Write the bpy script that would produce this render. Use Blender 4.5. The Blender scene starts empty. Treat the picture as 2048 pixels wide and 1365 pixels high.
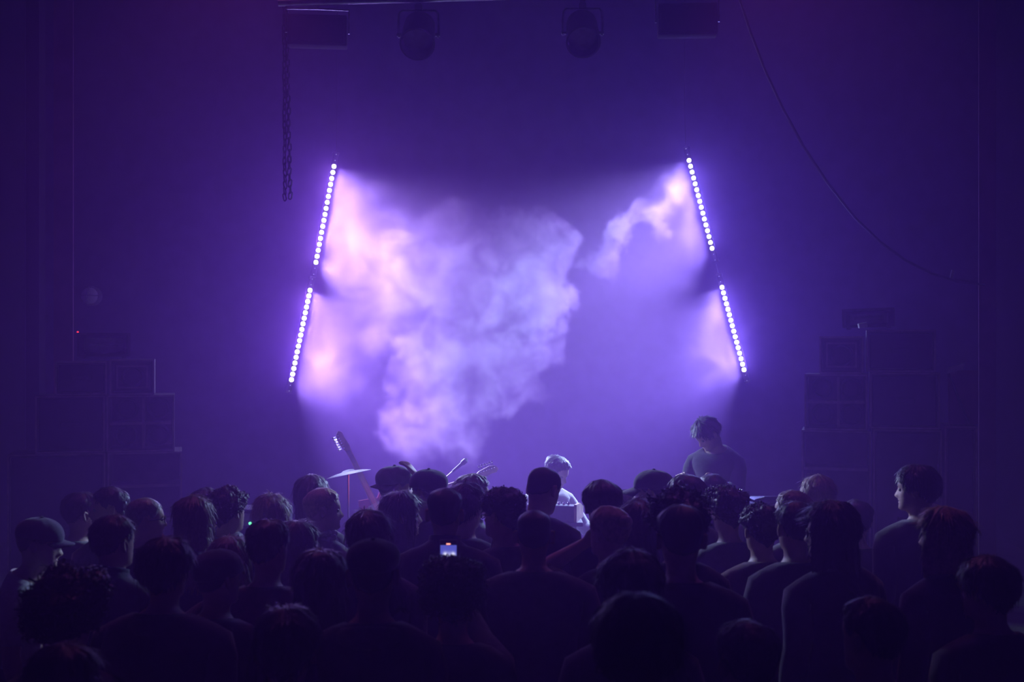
import bpy, bmesh, math, random
import numpy as np
from mathutils import Vector, Matrix, Euler, noise as mnoise

random.seed(11)
C = bpy.context.scene
COL = C.collection
PI = math.pi
F, HZ, CH = 2275.0, 700.0, 2.35          # focal length in pixels, horizon row, eye height


def at(px, py, d):
    """the point of the hall that the photograph shows at (px, py), d metres in front of the camera"""
    return Vector(((px - 1024) / F * d, d, CH + (HZ - py) / F * d))


# ------------------------------------------------------------------ camera, world, exposure
cam = bpy.data.cameras.new('camera')
camera = bpy.data.objects.new('camera', cam)
COL.objects.link(camera)
C.camera = camera
camera.location = (0, 0, CH)
camera.rotation_euler = (PI / 2, 0, 0)
cam.sensor_width = 36
cam.lens = F / 2048 * 36
cam.shift_y = (HZ - 682.5) / 2048
cam.clip_end = 60
cam.dof.use_dof = True
cam.dof.focus_distance = 9.0
cam.dof.aperture_fstop = 2.8
C.view_settings.view_transform = 'Standard'
C.view_settings.look = 'None'
C.view_settings.exposure = 0.0
C.view_settings.gamma = 1.0
C.view_settings.use_curve_mapping = False
world = bpy.data.worlds.new('dark_hall')
C.world = world
world.use_nodes = True
world.node_tree.nodes['Background'].inputs[0].default_value = (0, 0, 0, 1)
cy = C.cycles
cy.max_bounces = 5
cy.diffuse_bounces = 2
cy.glossy_bounces = 1
cy.transmission_bounces = 3
cy.transparent_max_bounces = 6
cy.volume_bounces = 2
cy.volume_max_steps = 96
cy.use_adaptive_sampling = True
cy.adaptive_threshold = 0.035
cy.caustics_reflective = False
cy.caustics_refractive = False
cy.sample_clamp_indirect = 6.0

# light of the stage: colours and power of the four LED battens, their spill and the two unseen wash lamps
BEAM_POWER, SPILL_POWER, WASH_POWER = 113.0, 22.5, 52.0
BEAM_COLOUR = {1: (.385, .345, 1.0), -1: (.335, .35, 1.0)}
SPILL_COLOUR = {1: (.30, .18, 1.0), -1: (.20, .18, 1.0)}
BEAM_DIR = (.70, -.62, -.60)
BEAM_CONE, BEAM_BLEND = 56, .55
WASH_COLOUR = (1.0, .20, .95)
HAZE_DENSITY, HAZE_COLOUR = .052, (.59, .27, 1.0)  # violet of the light is put into the haze colour
SMOKE_COLOUR, SMOKE_DENSITY, SMOKE_STEP_RATE = (.98, .50, 1.0), 1.0, 9.0  # white smoke tinted as well, to carry the violet light


def spot(name, loc, direction, power, colour, size, blend, soft):
    L = bpy.data.lights.new(name, 'SPOT')
    L.energy, L.color, L.spot_size, L.spot_blend, L.shadow_soft_size = power, colour, math.radians(size), blend, soft
    o = bpy.data.objects.new(name, L)
    COL.objects.link(o)
    o.location = loc
    o.rotation_euler = Vector(direction).to_track_quat('-Z', 'Y').to_euler()
    return o


# thin haze that fills the hall: a scattering medium of the world
wv = world.node_tree.nodes.new('ShaderNodeVolumeScatter')
wv.inputs['Color'].default_value = (*HAZE_COLOUR, 1)
wv.inputs['Density'].default_value = HAZE_DENSITY
wv.inputs['Anisotropy'].default_value = .62
world.node_tree.links.new(wv.outputs[0], world.node_tree.nodes['World Output'].inputs['Volume'])

# battens: upper end, lower end (photo pixels), distance, side (+1 throws right, -1 throws left), lit cells
BATTENS = [((668, 333), (632, 525), 11.5, 1, 17, 'upper'), ((620, 581), (583, 760), 11.2, 1, 17, 'lower'),
           ((1378, 321), (1424, 497), 11.8, -1, 16, 'upper'), ((1444, 575), (1488, 740), 11.5, -1, 16, 'lower')]
for a, b, d, s, n, tier in BATTENS:
    A, B = at(*a, d), at(*b, d)
    dv = Vector((BEAM_DIR[0] * s, BEAM_DIR[1], BEAM_DIR[2])).normalized()
    for k in range(n):
        spot('batten_beam', A.lerp(B, k / (n - 1)) + dv * .055, dv, BEAM_POWER, BEAM_COLOUR[s], BEAM_CONE, BEAM_BLEND, .02)
    L = bpy.data.lights.new('batten_spill', 'AREA')
    L.shape, L.size, L.size_y, L.energy, L.color = 'RECTANGLE', (B - A).length, .03, SPILL_POWER, SPILL_COLOUR[s]
    o = bpy.data.objects.new('batten_spill', L)
    COL.objects.link(o)
    x = (B - A).normalized()
    z = Vector((0, 1, 0))
    M = Matrix((x, z.cross(x), z)).transposed().to_4x4()
    M.translation = (A + B) / 2 + Vector((0, -.06, 0))
    o.matrix_world = M
PARS = [((837, 70), 7.9), ((1165, 66), 8.0)]
# magenta house wash: two lamps high over the crowd, above the frame
for x in (-1.7, 1.7):
    spot('wash_beam', (x, 7.8, 5.7), (x * .25, -1.5, -4.0), WASH_POWER, WASH_COLOUR, 72, .7, .12)


# ------------------------------------------------------------------ materials
def material(name, colour, rough=.8, grain=.25, scale=8.0, metal=0.0, bump=0.0, sheen=0.0):
    m = bpy.data.materials.new(name)
    m.use_nodes = True
    nt = m.node_tree
    b = nt.nodes['Principled BSDF']
    tc = nt.nodes.new('ShaderNodeTexCoord')
    nz = nt.nodes.new('ShaderNodeTexNoise')
    nz.inputs['Scale'].default_value = scale
    nz.inputs['Detail'].default_value = 4
    nt.links.new(tc.outputs['Object'], nz.inputs['Vector'])
    rp = nt.nodes.new('ShaderNodeValToRGB')
    rp.color_ramp.elements[0].position, rp.color_ramp.elements[1].position = .3, .7
    rp.color_ramp.elements[0].color = (*[c * (1 - grain) for c in colour], 1)
    rp.color_ramp.elements[1].color = (*[min(1, c * (1 + grain)) for c in colour], 1)
    nt.links.new(nz.outputs['Fac'], rp.inputs['Fac'])
    nt.links.new(rp.outputs['Color'], b.inputs['Base Color'])
    b.inputs['Roughness'].default_value = rough
    b.inputs['Metallic'].default_value = metal
    if sheen:
        b.inputs['Sheen Weight'].default_value = sheen
    if bump:
        bp = nt.nodes.new('ShaderNodeBump')
        bp.inputs['Strength'].default_value = bump
        bp.inputs['Distance'].default_value = .01
        nt.links.new(nz.outputs['Fac'], bp.inputs['Height'])
        nt.links.new(bp.outputs['Normal'], b.inputs['Normal'])
    return m


def emitter(name, colour, strength):
    m = bpy.data.materials.new(name)
    m.use_nodes = True
    nt = m.node_tree
    nt.nodes.clear()
    e = nt.nodes.new('ShaderNodeEmission')
    u = nt.nodes.new('ShaderNodeOutputMaterial')
    nt.links.new(e.outputs[0], u.inputs[0])
    e.inputs[0].default_value = (*colour, 1)
    e.inputs[1].default_value = strength
    m.cycles.emission_sampling = 'NONE'
    return m


M = dict(
    floor=material('worn_floorboards', (.06, .05, .05), .6, .4, 5),
    wall=material('painted_brick', (.05, .042, .10), .85, .3, 6),
    side=material('dark_plaster', (.022, .017, .04), .9, .3, 4),
    black=material('black_paint', (.02, .02, .025), .5, .3, 12),
    matte=material('matte_black', (.008, .008, .01), .95, .2, 12),
    steel=material('steel', (.30, .30, .32), .35, .2, 20, metal=.9),
    chrome=material('polished_metal', (.75, .75, .78), .18, .1, 20, metal=1),
    ply=material('dark_stained_plywood', (.085, .055, .06), .6, .4, 7),
    edge=material('lit_plywood_edge', (.24, .16, .17), .6, .3, 15),
    cone=material('paper_cone', (.05, .05, .06), .7, .2, 20),
    board=material('pink_toned_board', (.20, .075, .12), .8, .2, 6),  # pink light on the posts is put into this colour
    paper=material('white_paper', (.75, .72, .74), .8, .06, 10),
    glass=material('lamp_glass', (.35, .34, .40), .2, .15, 14),
    wood=material('pale_wood', (.72, .50, .42), .5, .25, 22),
    ivory=material('ivory_keys', (.75, .73, .70), .4, .05, 20),
    grey=material('grey_plastic', (.16, .16, .18), .5, .15, 20),
    maple=material('maple', (.55, .40, .26), .4, .2, 14),
    sunburst=material('red_lacquer', (.30, .04, .03), .25, .3, 5),
    brass=material('cymbal_bronze', (.022, .016, .010), .7, .2, 30),
    led=emitter('lit_led_lens', (.86, .78, 1.0), 8.0),
    led_dim=emitter('dim_led_lens', (.55, .45, 1.0), .7),
    led_red=emitter('red_indicator', (1, .03, .05), 1.6),
    led_green=emitter('green_indicator', (.2, 1, .7), 1.5),
)


# ------------------------------------------------------------------ helpers
def link(name, me, m=None, parent=None, loc=None):
    o = bpy.data.objects.new(name, me)
    COL.objects.link(o)
    if m is not None:
        for x in (m if isinstance(m, (list, tuple)) else [m]):
            me.materials.append(x)
    if parent is not None:
        o.parent = parent
    if loc is not None:
        o.location = loc
    return o


def tag(o, label=None, cat=None, group=None, kind=None):
    for k, v in (('label', label), ('category', cat), ('group', group), ('kind', kind)):
        if v:
            o[k] = v
    return o


def empty(name, loc=(0, 0, 0), rz=0.0):
    o = bpy.data.objects.new(name, None)
    COL.objects.link(o)
    o.location = loc
    o.rotation_euler = (0, 0, rz)
    return o


class MB:
    """collects boxes, tubes, rings and lathes into one mesh"""

    def __init__(self):
        self.v, self.f, self.m = [], [], []

    def add(self, vs, fs, mi=0, T=None):
        k = len(self.v)
        self.v += [tuple(T @ Vector(p)) if T is not None else tuple(p) for p in vs]
        self.f += [tuple(k + i for i in f) for f in fs]
        self.m += [mi] * len(fs)

    def box(self, lo, hi, mi=0, T=None, bev=0.0):
        x0, y0, z0 = lo
        x1, y1, z1 = hi
        b = min(bev, (x1 - x0) / 2.1, (y1 - y0) / 2.1, (z1 - z0) / 2.1)
        if b <= 0:
            vs = [(x, y, z) for x in (x0, x1) for y in (y0, y1) for z in (z0, z1)]
            fs = [(0, 1, 3, 2), (4, 6, 7, 5), (0, 4, 5, 1), (2, 3, 7, 6), (0, 2, 6, 4), (1, 5, 7, 3)]
            self.add(vs, fs, mi, T)
            return
        bm = bmesh.new()
        bmesh.ops.create_cube(bm, size=1)
        for q in bm.verts:
            q.co = Vector(((x0 + x1) / 2 + q.co.x * (x1 - x0), (y0 + y1) / 2 + q.co.y * (y1 - y0), (z0 + z1) / 2 + q.co.z * (z1 - z0)))
        bmesh.ops.bevel(bm, geom=bm.edges[:], offset=b, segments=2, profile=.5, affect='EDGES')
        bm.verts.index_update()
        self.add([tuple(q.co) for q in bm.verts], [tuple(q.index for q in f.verts) for f in bm.faces], mi, T)
        bm.free()

    def tube(self, pts, r, n=8, mi=0, T=None, cap=True):
        pts = [Vector(p) for p in pts]
        rs = r if isinstance(r, (list, tuple)) else [r] * len(pts)
        vs, fs = [], []
        d0 = (pts[1] - pts[0]).normalized()
        e1 = d0.orthogonal().normalized()
        for i, p in enumerate(pts):
            d = (pts[min(i + 1, len(pts) - 1)] - pts[max(i - 1, 0)]).normalized()
            e1 = (e1 - d * e1.dot(d)).normalized()
            e2 = d.cross(e1)
            for k in range(n):
                a = 2 * PI * k / n
                vs.append(p + (e1 * math.cos(a) + e2 * math.sin(a)) * rs[i])
        for i in range(len(pts) - 1):
            for k in range(n):
                q = (k + 1) % n
                fs.append((i * n + k, i * n + q, (i + 1) * n + q, (i + 1) * n + k))
        if cap:
            fs.append(tuple(range(n - 1, -1, -1)))
            fs.append(tuple((len(pts) - 1) * n + k for k in range(n)))
        self.add(vs, fs, mi, T)

    def lathe(self, prof, n=20, mi=0, T=None):
        """profile of (radius, height), turned about z"""
        vs, fs = [], []
        for r, z in prof:
            for k in range(n):
                a = 2 * PI * k / n
                vs.append((r * math.cos(a), r * math.sin(a), z))
        for i in range(len(prof) - 1):
            for k in range(n):
                q = (k + 1) % n
                fs.append((i * n + k, i * n + q, (i + 1) * n + q, (i + 1) * n + k))
        fs.append(tuple(range(n - 1, -1, -1)))
        fs.append(tuple((len(prof) - 1) * n + k for k in range(n)))
        self.add(vs, fs, mi, T)

    def prism(self, poly, y0, y1, mi=0, T=None):
        """outline in x, z extruded along y"""
        n = len(poly)
        vs = [(x, y0, z) for x, z in poly] + [(x, y1, z) for x, z in poly]
        fs = [tuple(range(n)), tuple(range(2 * n - 1, n - 1, -1))] + [((i + 1) % n, i, n + i, n + (i + 1) % n) for i in range(n)]
        self.add(vs, fs, mi, T)

    def build(self, name, m, parent=None, loc=None, smooth=False):
        me = bpy.data.meshes.new(name)
        me.from_pydata(self.v, [], self.f)
        me.polygons.foreach_set('material_index', self.m)
        if smooth:
            me.polygons.foreach_set('use_smooth', [True] * len(me.polygons))
            me.set_sharp_from_angle(angle=math.radians(40))
        me.update()
        return link(name, me, m, parent, loc)


def part_box(name, lo, hi, m, parent=None, bev=.004):
    b = MB()
    b.box(lo, hi, 0, None, bev)
    return b.build(name, m, parent)


def struct(name, lo, hi, m):
    b = MB()
    b.box(lo, hi)
    o = b.build(name, m)
    o['kind'] = 'structure'
    return o


def TR(loc=(0, 0, 0), rx=0, ry=0, rz=0):
    return Matrix.Translation(loc) @ Euler((rx, ry, rz)).to_matrix().to_4x4()


# ------------------------------------------------------------------ the hall
STAGE_Z, STAGE_Y = .28, 7.95
struct('floor', (-5.6, -1.2, -.2), (5.5, 12.8, 0), M['floor'])
struct('wall_back', (-5.6, 12.6, 0), (5.5, 12.8, 6.5), M['wall'])
struct('wall_left', (-5.6, -1.0, 0), (-5.4, 12.6, 6.5), M['side'])
struct('wall_right', (5.3, -1.0, 0), (5.5, 12.6, 6.5), M['side'])
struct('wall_front', (-5.6, -1.2, 0), (5.5, -1.0, 6.5), M['side'])
struct('ceiling', (-5.6, -1.2, 6.5), (5.5, 12.8, 6.7), M['side'])
struct('stage_floor', (-5.4, STAGE_Y, 0), (5.3, 12.6, STAGE_Z), M['floor'])
# timber posts either side of the stage and a pipe on the back wall
pl0, pl1 = at(107, 0, 10.1), at(146, 0, 10.1)
struct('pillar_left', (pl0.x, 10.1, STAGE_Z), (pl1.x, 10.112, 6.5), M['board'])
pr0, pr1 = at(1958, 0, 9.75), at(1992, 0, 9.75)
struct('pillar_right', (pr0.x, 9.75, STAGE_Z), (pr1.x, 9.762, 6.5), M['board'])
struct('trim_1', (at(52, 0, 11).x, 11, STAGE_Z), (at(78, 0, 11).x, 11.15, 6.5), M['side'])

# ------------------------------------------------------------------ people
def sgn(x):
    return (x > 0) - (x < 0)


# head: z of the ring at the face, z at the back, y of face, y of back, half width   (chin = 0, crown = .229)
HK = np.array([
    (-.060, -.022, .030, -.086, .066), (-.040, -.004, .036, -.074, .058), (-.020, .020, .042, -.072, .056),
    (-.006, .040, .056, -.074, .056), (-.002, .052, .082, -.078, .058), (.008, .064, .093, -.084, .061),
    (.022, .074, .0935, -.090, .0645), (.034, .082, .093, -.094, .067), (.041, .088, .0935, -.096, .0685),
    (.047, .092, .0915, -.098, .0695), (.053, .096, .094, -.100, .0705), (.060, .100, .092, -.1015, .0715),
    (.068, .105, .0925, -.103, .0725), (.076, .111, .0925, -.104, .0735), (.087, .118, .0915, -.105, .0745),
    (.099, .127, .091, -.106, .0755), (.110, .135, .090, -.1065, .0765), (.120, .142, .093, -.107, .077),
    (.130, .149, .0965, -.107, .0775), (.145, .160, .0955, -.106, .078), (.160, .172, .0915, -.103, .0775),
    (.175, .184, .084, -.098, .075), (.190, .196, .073, -.089, .069), (.204, .208, .058, -.075, .0585),
    (.215, .217, .041, -.057, .0445), (.2235, .2245, .022, -.036, .027)])
HC = np.array((0, -.006, .125))           # middle of the skull
NS = 40


def head_row(zf):
    return [np.interp(zf, HK[:, 0], HK[:, i]) for i in (1, 2, 3, 4)]


def head_pt(zf, phi, female=False, bald=True):
    """a point of the head; phi = 0 is the face, pi the back"""
    zb, yf, yb, a = head_row(zf)
    c, s = math.cos(phi), math.sin(phi)
    if zf < .10 and female:
        a *= .95
    x = a * sgn(s) * abs(s) ** .94
    y = c * yf if c >= 0 else -c * yb
    t = (c + 1) / 2
    z = zb + (zf - zb) * t ** 1.2
    p = math.degrees(abs(phi if phi <= PI else 2 * PI - phi))
    if p < 75 and zf > -.01:
        g = lambda v, m, w: math.exp(-((v - m) / w) ** 2)
        # nose
        if .052 < zf < .135:
            h = np.interp(zf, [.052, .060, .068, .076, .087, .099, .112, .122, .135], [0, .008, .021, .0255, .021, .0145, .009, .005, 0])
            y += h * g(p, 0, 9.5 if zf < .085 else 7)
        y += .0045 * g(p, 0, 14) * (g(zf, .041, .004) + 1.1 * g(zf, .0535, .004)) - .002 * g(p, 0, 16) * g(zf, .047, .003)
        y += .004 * g(p, 0, 16) * g(zf, .012, .010)
        y -= .010 * g(p, 24, 10) * g(zf, .111, .010)
        y += .0035 * g(p, 20, 16) * g(zf, .130, .008)
        x += sgn(s) * .003 * g(p, 48, 14) * g(zf, .088, .014)
    return np.array((x, y, z))


def rot_axis(ax, deg):
    return np.array(Matrix.Rotation(math.radians(deg), 3, ax))


class Figure:
    """one standing person: the body as one continuous surface from crown to toe, and the pieces worn on it"""

    def __init__(self, top, head=1.0, female=False, build=1.0, look=0.0, nod=0.0, tilt=0.0, lean=0.0, arms=None, seat=False):
        self.k, self.female, self.bw = head, female, build * (.9 if female else 1.0)
        self.look, self.nod, self.tilt, self.lean = look, nod, tilt, lean
        self.H, self.seat = top, seat
        self.Hs = 1.70 if seat else top                  # stature that sets the limbs
        self.chin = top - .229 * head
        self.V, self.Fc, self.R = [], [], []        # vertices, faces, region of every face
        self.make(arms or {})

    # head turn, applied round the top of the neck
    def head_T(self, p, w=1.0):
        piv = np.array((0, -.030, .030))
        Rm = rot_axis('Z', -self.look * w) @ rot_axis('X', -self.nod * w) @ rot_axis('Y', self.tilt * w)
        return piv + Rm @ (np.asarray(p) - piv)

    def head_world(self, p, w=1.0):
        return self.head_T(p, w) * self.k + np.array((0, .012, self.chin))

    def bend(self, p):
        """lean of everything above the waist"""
        if not self.lean:
            return p
        zw = self.H * .55
        t = min(1, max(0, (p[2] - zw) / (.22 * self.Hs)))
        t = t * t * (3 - 2 * t)
        a = math.radians(self.lean) * t
        y, z = p[1], p[2] - zw
        return np.array((p[0], y * math.cos(a) + z * math.sin(a), zw - y * math.sin(a) + z * math.cos(a)))

    def vert(self, p):
        self.V.append(self.bend(np.asarray(p, float)))
        return len(self.V) - 1

    def strip(self, A, B, reg):
        n = len(A)
        for i in range(n):
            self.Fc.append((A[i], A[(i + 1) % n], B[(i + 1) % n], B[i]))
            self.R.append(reg)

    def make(self, arms):
        k, bw, fem = self.k, self.bw, self.female
        ph = [2 * PI * i / NS for i in range(NS)]
        # trunk rows: z front, z back (below the chin), y front, y back, half width
        T = [(-.084, -.040, .040, -.094, .090), (-.100, -.062, .056, -.102, .138), (-.113, -.088, .070, -.108, .174),
             (-.135, -.120, .084, -.114, .192), (-.165, -.156, .096, -.120, .197), (-.198, -.194, .107, -.124, .193),
             (-.240, -.238, .115, -.125, .180), (-.30, -.30, .122, -.122, .167)]
        zc = .47 * self.H if not self.seat else .50
        zt = self.chin - .31
        W_ = [(.18, .117, -.112, .158), (.36, .110, -.102, .150), (.52, .107, -.097, .148), (.68, .108, -.104, .157), (.84, .104, -.118, .170), (1.0, .098, -.120, .172)]
        rows = []
        for zf, zb, yf, yb, a in T:
            rows.append((self.chin + zf, self.chin + zb, yf, yb, a * bw))
        for f, yf, yb, a in W_:
            z = zt + (zc - zt) * f
            rows.append((z, z, yf, yb, a * bw * (1.06 if fem and f > .6 else .94 if fem else 1)))
        rings = []
        for zf, zb, yf, yb, a in reversed(rows):
            ring = []
            for p in ph:
                c, s = math.cos(p), math.sin(p)
                y = (c * yf if c >= 0 else -c * yb) * (.5 + .5 * bw)
                if fem and c > 0 and -.34 < (zf - self.chin) < -.2:
                    y += .03 * c * abs(math.sin(2 * p)) ** .5
                x = a * sgn(s) * abs(s) ** .82
                t = (c + 1) / 2
                ring.append(self.vert((x, y, zb + (zf - zb) * t)))
            rings.append(ring)
        nT = len(rings)
        for r in range(len(HK)):
            zf = HK[r, 0]
            w = float(np.clip((zf + .060) / .058, 0, 1))
            rings.append([self.vert(self.head_world(head_pt(zf, p, fem), w)) for p in ph])
        top = self.vert(self.head_world((0, -.008, .229)))
        # armholes: between rows T[2] .. T[6], six columns wide, at both sides
        hole_rows = list(range(nT - 1 - 6, nT - 1 - 2))
        for r in range(len(rings) - 1):
            reg = 'torso' if r < nT - 1 else ('neck' if r < nT + 2 else 'head')
            if r < nT - 1:
                reg = 'torso%d' % r
            for i in range(NS):
                if r in hole_rows and (7 <= i < 13 or 27 <= i < 33):
                    continue
                self.Fc.append((rings[r][i], rings[r][(i + 1) % NS], rings[r + 1][(i + 1) % NS], rings[r + 1][i]))
                self.R.append(reg)
        for i in range(NS):
            self.Fc.append((rings[-1][i], rings[-1][(i + 1) % NS], top))
            self.R.append('head')
        self.nT = nT
        r0, r1 = hole_rows[0], hole_rows[-1] + 1
        self.hand_at = {}
        for side, c0 in ((1, 7), (-1, 27)):
            loop = [rings[r0][i] for i in range(c0, c0 + 7)] + [rings[r][c0 + 6] for r in range(r0 + 1, r1)] + \
                   [rings[r1][i] for i in range(c0 + 6, c0 - 1, -1)] + [rings[r][c0] for r in range(r1 - 1, r0, -1)]
            self.arm(loop, side, arms.get(side, arms.get(0, 'hang')))
        self.legs(rings[0])
        for sx in (-1, 1):
            self.ear(sx)
        for sx in (-1, 1):
            self.eye(sx)

    def tube_rings(self, loop, path, radii, reg, e_hint=None, dirs=None):
        """carries a boundary loop along a path; radii are (r1, r2) along the two cross axes"""
        n = len(loop)
        P0 = np.mean([self.V[i] for i in loop], axis=0)
        d = dirs[0] if dirs else path[0] - P0
        d = d / (np.linalg.norm(d) + 1e-9)
        e1 = np.array(e_hint if e_hint is not None else (0, 1, 0), float)
        e1 -= d * e1.dot(d)
        e1 /= np.linalg.norm(e1)
        e2 = np.cross(d, e1)
        ang = [math.atan2((self.V[i] - P0).dot(e2), (self.V[i] - P0).dot(e1)) for i in loop]
        turn = sum((ang[(i + 1) % n] - ang[i] + PI) % (2 * PI) - PI for i in range(n))
        sg = 1 if turn > 0 else -1
        base = np.mean([(complex(math.cos(a - sg * 2 * PI * i / n), math.sin(a - sg * 2 * PI * i / n))) for i, a in enumerate(ang)])
        off = math.atan2(base.imag, base.real)
        prev = loop
        allr = []
        for j, p in enumerate(path):
            a0 = path[j - 1] if j else P0
            a1 = path[j + 1] if j + 1 < len(path) else p
            d = dirs[j] if dirs and j in dirs else a1 - a0
            d = d / (np.linalg.norm(d) + 1e-9)
            e1 = e1 - d * e1.dot(d)
            e1 /= np.linalg.norm(e1)
            e2 = np.cross(d, e1)
            r1, r2 = radii[j] if isinstance(radii[j], tuple) else (radii[j], radii[j])
            ring = [self._raw(p + e1 * r1 * math.cos(off + sg * 2 * PI * i / n) + e2 * r2 * math.sin(off + sg * 2 * PI * i / n)) for i in range(n)]
            self.strip(prev, ring, reg[j] if isinstance(reg, list) else reg)
            allr.append(ring)
            prev = ring
        return allr, (d, e1, e2, off, sg)

    def _raw(self, p):
        self.V.append(np.asarray(p, float))
        return len(self.V) - 1

    def arm(self, loop, side, pose):
        P0 = np.mean([self.V[i] for i in loop], axis=0)
        S = P0 + np.array((-.006 * side, 0, .0))
        L1, L2 = .285 * self.Hs / 1.72, .255 * self.Hs / 1.72
        if pose == 'hang':
            u, f = (.17 * side, -.06, -1), (.02 * side, .22, -1)
        elif pose == 'folded':
            u, f = (.22 * side, .05, -1), (-.75 * side, .62, .12)
        elif pose == 'hips':
            u, f = (.75 * side, -.30, -1), (-.75 * side, .35, -.35)
        elif pose[0] == 'to':                             # wrist at a point given from the middle of the head
            W0 = self.bend(self.head_world(HC)) + np.array(pose[1], float)
            v = W0 - S
            D_ = min(np.linalg.norm(v), (L1 + L2) * .995)
            v = v / np.linalg.norm(v)
            h_ = np.array(pose[2], float)
            h_ -= v * h_.dot(v)
            h_ /= np.linalg.norm(h_)
            ca = (L1 * L1 + D_ * D_ - L2 * L2) / (2 * L1 * D_)
            u = v * ca + h_ * math.sqrt(max(0, 1 - ca * ca))
            f = v * D_ - u * L1
        else:
            u, f = pose[:2]
        u, f = np.array(u, float), np.array(f, float)
        u /= np.linalg.norm(u)
        f /= np.linalg.norm(f)
        E_ = S + u * L1
        Wr = E_ + f * L2
        q = self.bw * .5 + .5
        sd = np.array((side * 1.0, 0, 0))
        path = [P0 + sd * .014 + u * .010, P0 + sd * .010 + u * .062, S + u * .15, S + u * (L1 - .06), S + u * (L1 - .02) + f * .004,
                E_ + f * .028, E_ + f * .08, E_ + f * (L2 * .6), E_ + f * (L2 - .03), Wr]
        rad = [.060 * q, .054 * q, .050 * q, .044 * q, .043 * q, .044 * q, .043 * q, .036 * q, .029 * q, .028 * q]
        dirs = {0: sd + u * .75, 1: sd * .25 + u}
        reg = ['arm0', 'arm1', 'arm2', 'arm3', 'arm4', 'arm5', 'arm6', 'arm7', 'arm8', 'hand']
        path = [np.array(p) for p in path]
        rings, (d, e1, e2, off, sg) = self.tube_rings(loop, path, rad, reg, None, dirs)
        # hand: wide axis a, thin axis b (towards the palm)
        b_ = np.array((-side * 1.0, 0.15, 0)) if pose == 'hang' else np.array((-.2 * side, -.35, -.9))
        if pose[0] == 'to' and len(pose) > 3:
            b_ = np.array(pose[3], float)
        self.curl = pose[4] if pose[0] == 'to' and len(pose) > 4 else 1.0
        b_ -= d * b_.dot(d)
        b_ /= np.linalg.norm(b_)
        a_ = np.cross(d, b_)
        if a_.dot(np.array((0, 1, 0.4))) < 0:
            a_ = -a_
        self.hand(rings[-1], Wr, d, a_, b_, self.Hs / 1.72)
        self.hand_at[side] = (Wr, d, a_, b_)

    def hand(self, ring, Wr, d, a_, b_, s):
        n = len(ring)                                     # 20 = 9 above, 9 below, 2 at the sides
        c = np.mean([self.V[i] for i in ring], axis=0)
        ang = [math.atan2((self.V[i] - c).dot(b_), (self.V[i] - c).dot(a_)) for i in ring]
        i0 = min(range(n), key=lambda i: abs(ang[i]))
        ring = ring[i0:] + ring[:i0]
        ang = ang[i0:] + ang[:i0]
        if ((ang[1] - ang[0] + PI) % (2 * PI) - PI) < 0:
            flip = True
        else:
            flip = False
        prev = ring
        rings = []
        for dist, wa, wb in ((.018, .030, .018), (.040, .036, .016), (.062, .041, .0145), (.088, .042, .0125)):
            rr = []
            for i in range(n):
                t = 2 * PI * i / n * (-1 if flip else 1)
                ca, sa = math.cos(t), math.sin(t)
                rr.append(self._raw(c + d * dist * s + a_ * wa * s * sgn(ca) * abs(ca) ** .7 + b_ * wb * s * sgn(sa) * abs(sa) ** .8))
            rings.append(rr)
        skip = {(1, 0), (1, n - 1), (2, 0), (2, n - 1)}   # where the thumb leaves the side of the palm
        for j, rr in enumerate(rings):
            for i in range(n):
                if (j, i) in skip:
                    continue
                self.Fc.append((prev[i], prev[(i + 1) % n], rr[(i + 1) % n], rr[i]))
                self.R.append('hand')
            prev = rr
        R_ = rings[-1]
        lens = (.070, .080, .074, .056)
        for fi in range(4):
            topi = [1 + 2 * fi, 2 + 2 * fi, 3 + 2 * fi]
            bot = [n - x for x in topi]
            lp = [R_[x] for x in topi] + [R_[x] for x in reversed(bot)]
            if fi == 0:
                lp = [R_[0]] + lp
            if fi == 3:
                lp = lp[:3] + [R_[10]] + lp[3:]
            self.digit(lp, d, b_, lens[fi] * s, .0085 * s, 1.15 - .03 * fi)
        tl = [rings[0][n - 1], rings[0][0], rings[0][1], rings[1][1], rings[2][1], rings[2][0], rings[2][n - 1], rings[1][n - 1]]
        self.digit(tl, d * .75 + a_ * .62 + b_ * .25, b_ * .9 - a_ * .3, .062 * s, .0105 * s, .7)

    def digit(self, loop, d, b_, L, r, curl):
        d = d / np.linalg.norm(d)
        c = np.mean([self.V[i] for i in loop], axis=0)
        prev, n = loop, len(loop)
        cen = c
        dirn = d
        axis = np.cross(d, b_)
        axis /= np.linalg.norm(axis)
        e = np.cross(axis, d)
        a0 = [math.atan2((self.V[i] - c).dot(axis), (self.V[i] - c).dot(e)) for i in loop]
        for t, step, rr in ((.25, .16, 1.0), (.4, .27, .95), (.75, .07, 1.0), (.9, .26, .86), (1.15, .06, .9), (1.3, .2, .72)):
            an = curl * self.curl * t * .8
            dirn = d * math.cos(an) + b_ / np.linalg.norm(b_) * math.sin(an)
            cen = cen + dirn * L * step
            ee = np.cross(axis, dirn)
            ring = [self._raw(cen + (ee * math.cos(a) + axis * math.sin(a)) * r * rr) for a in a0]
            self.strip(prev, ring, 'hand')
            prev = ring
        tip = self._raw(cen + dirn * r * .5)
        for i in range(n):
            self.Fc.append((prev[i], prev[(i + 1) % n], tip))
            self.R.append('hand')

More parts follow.
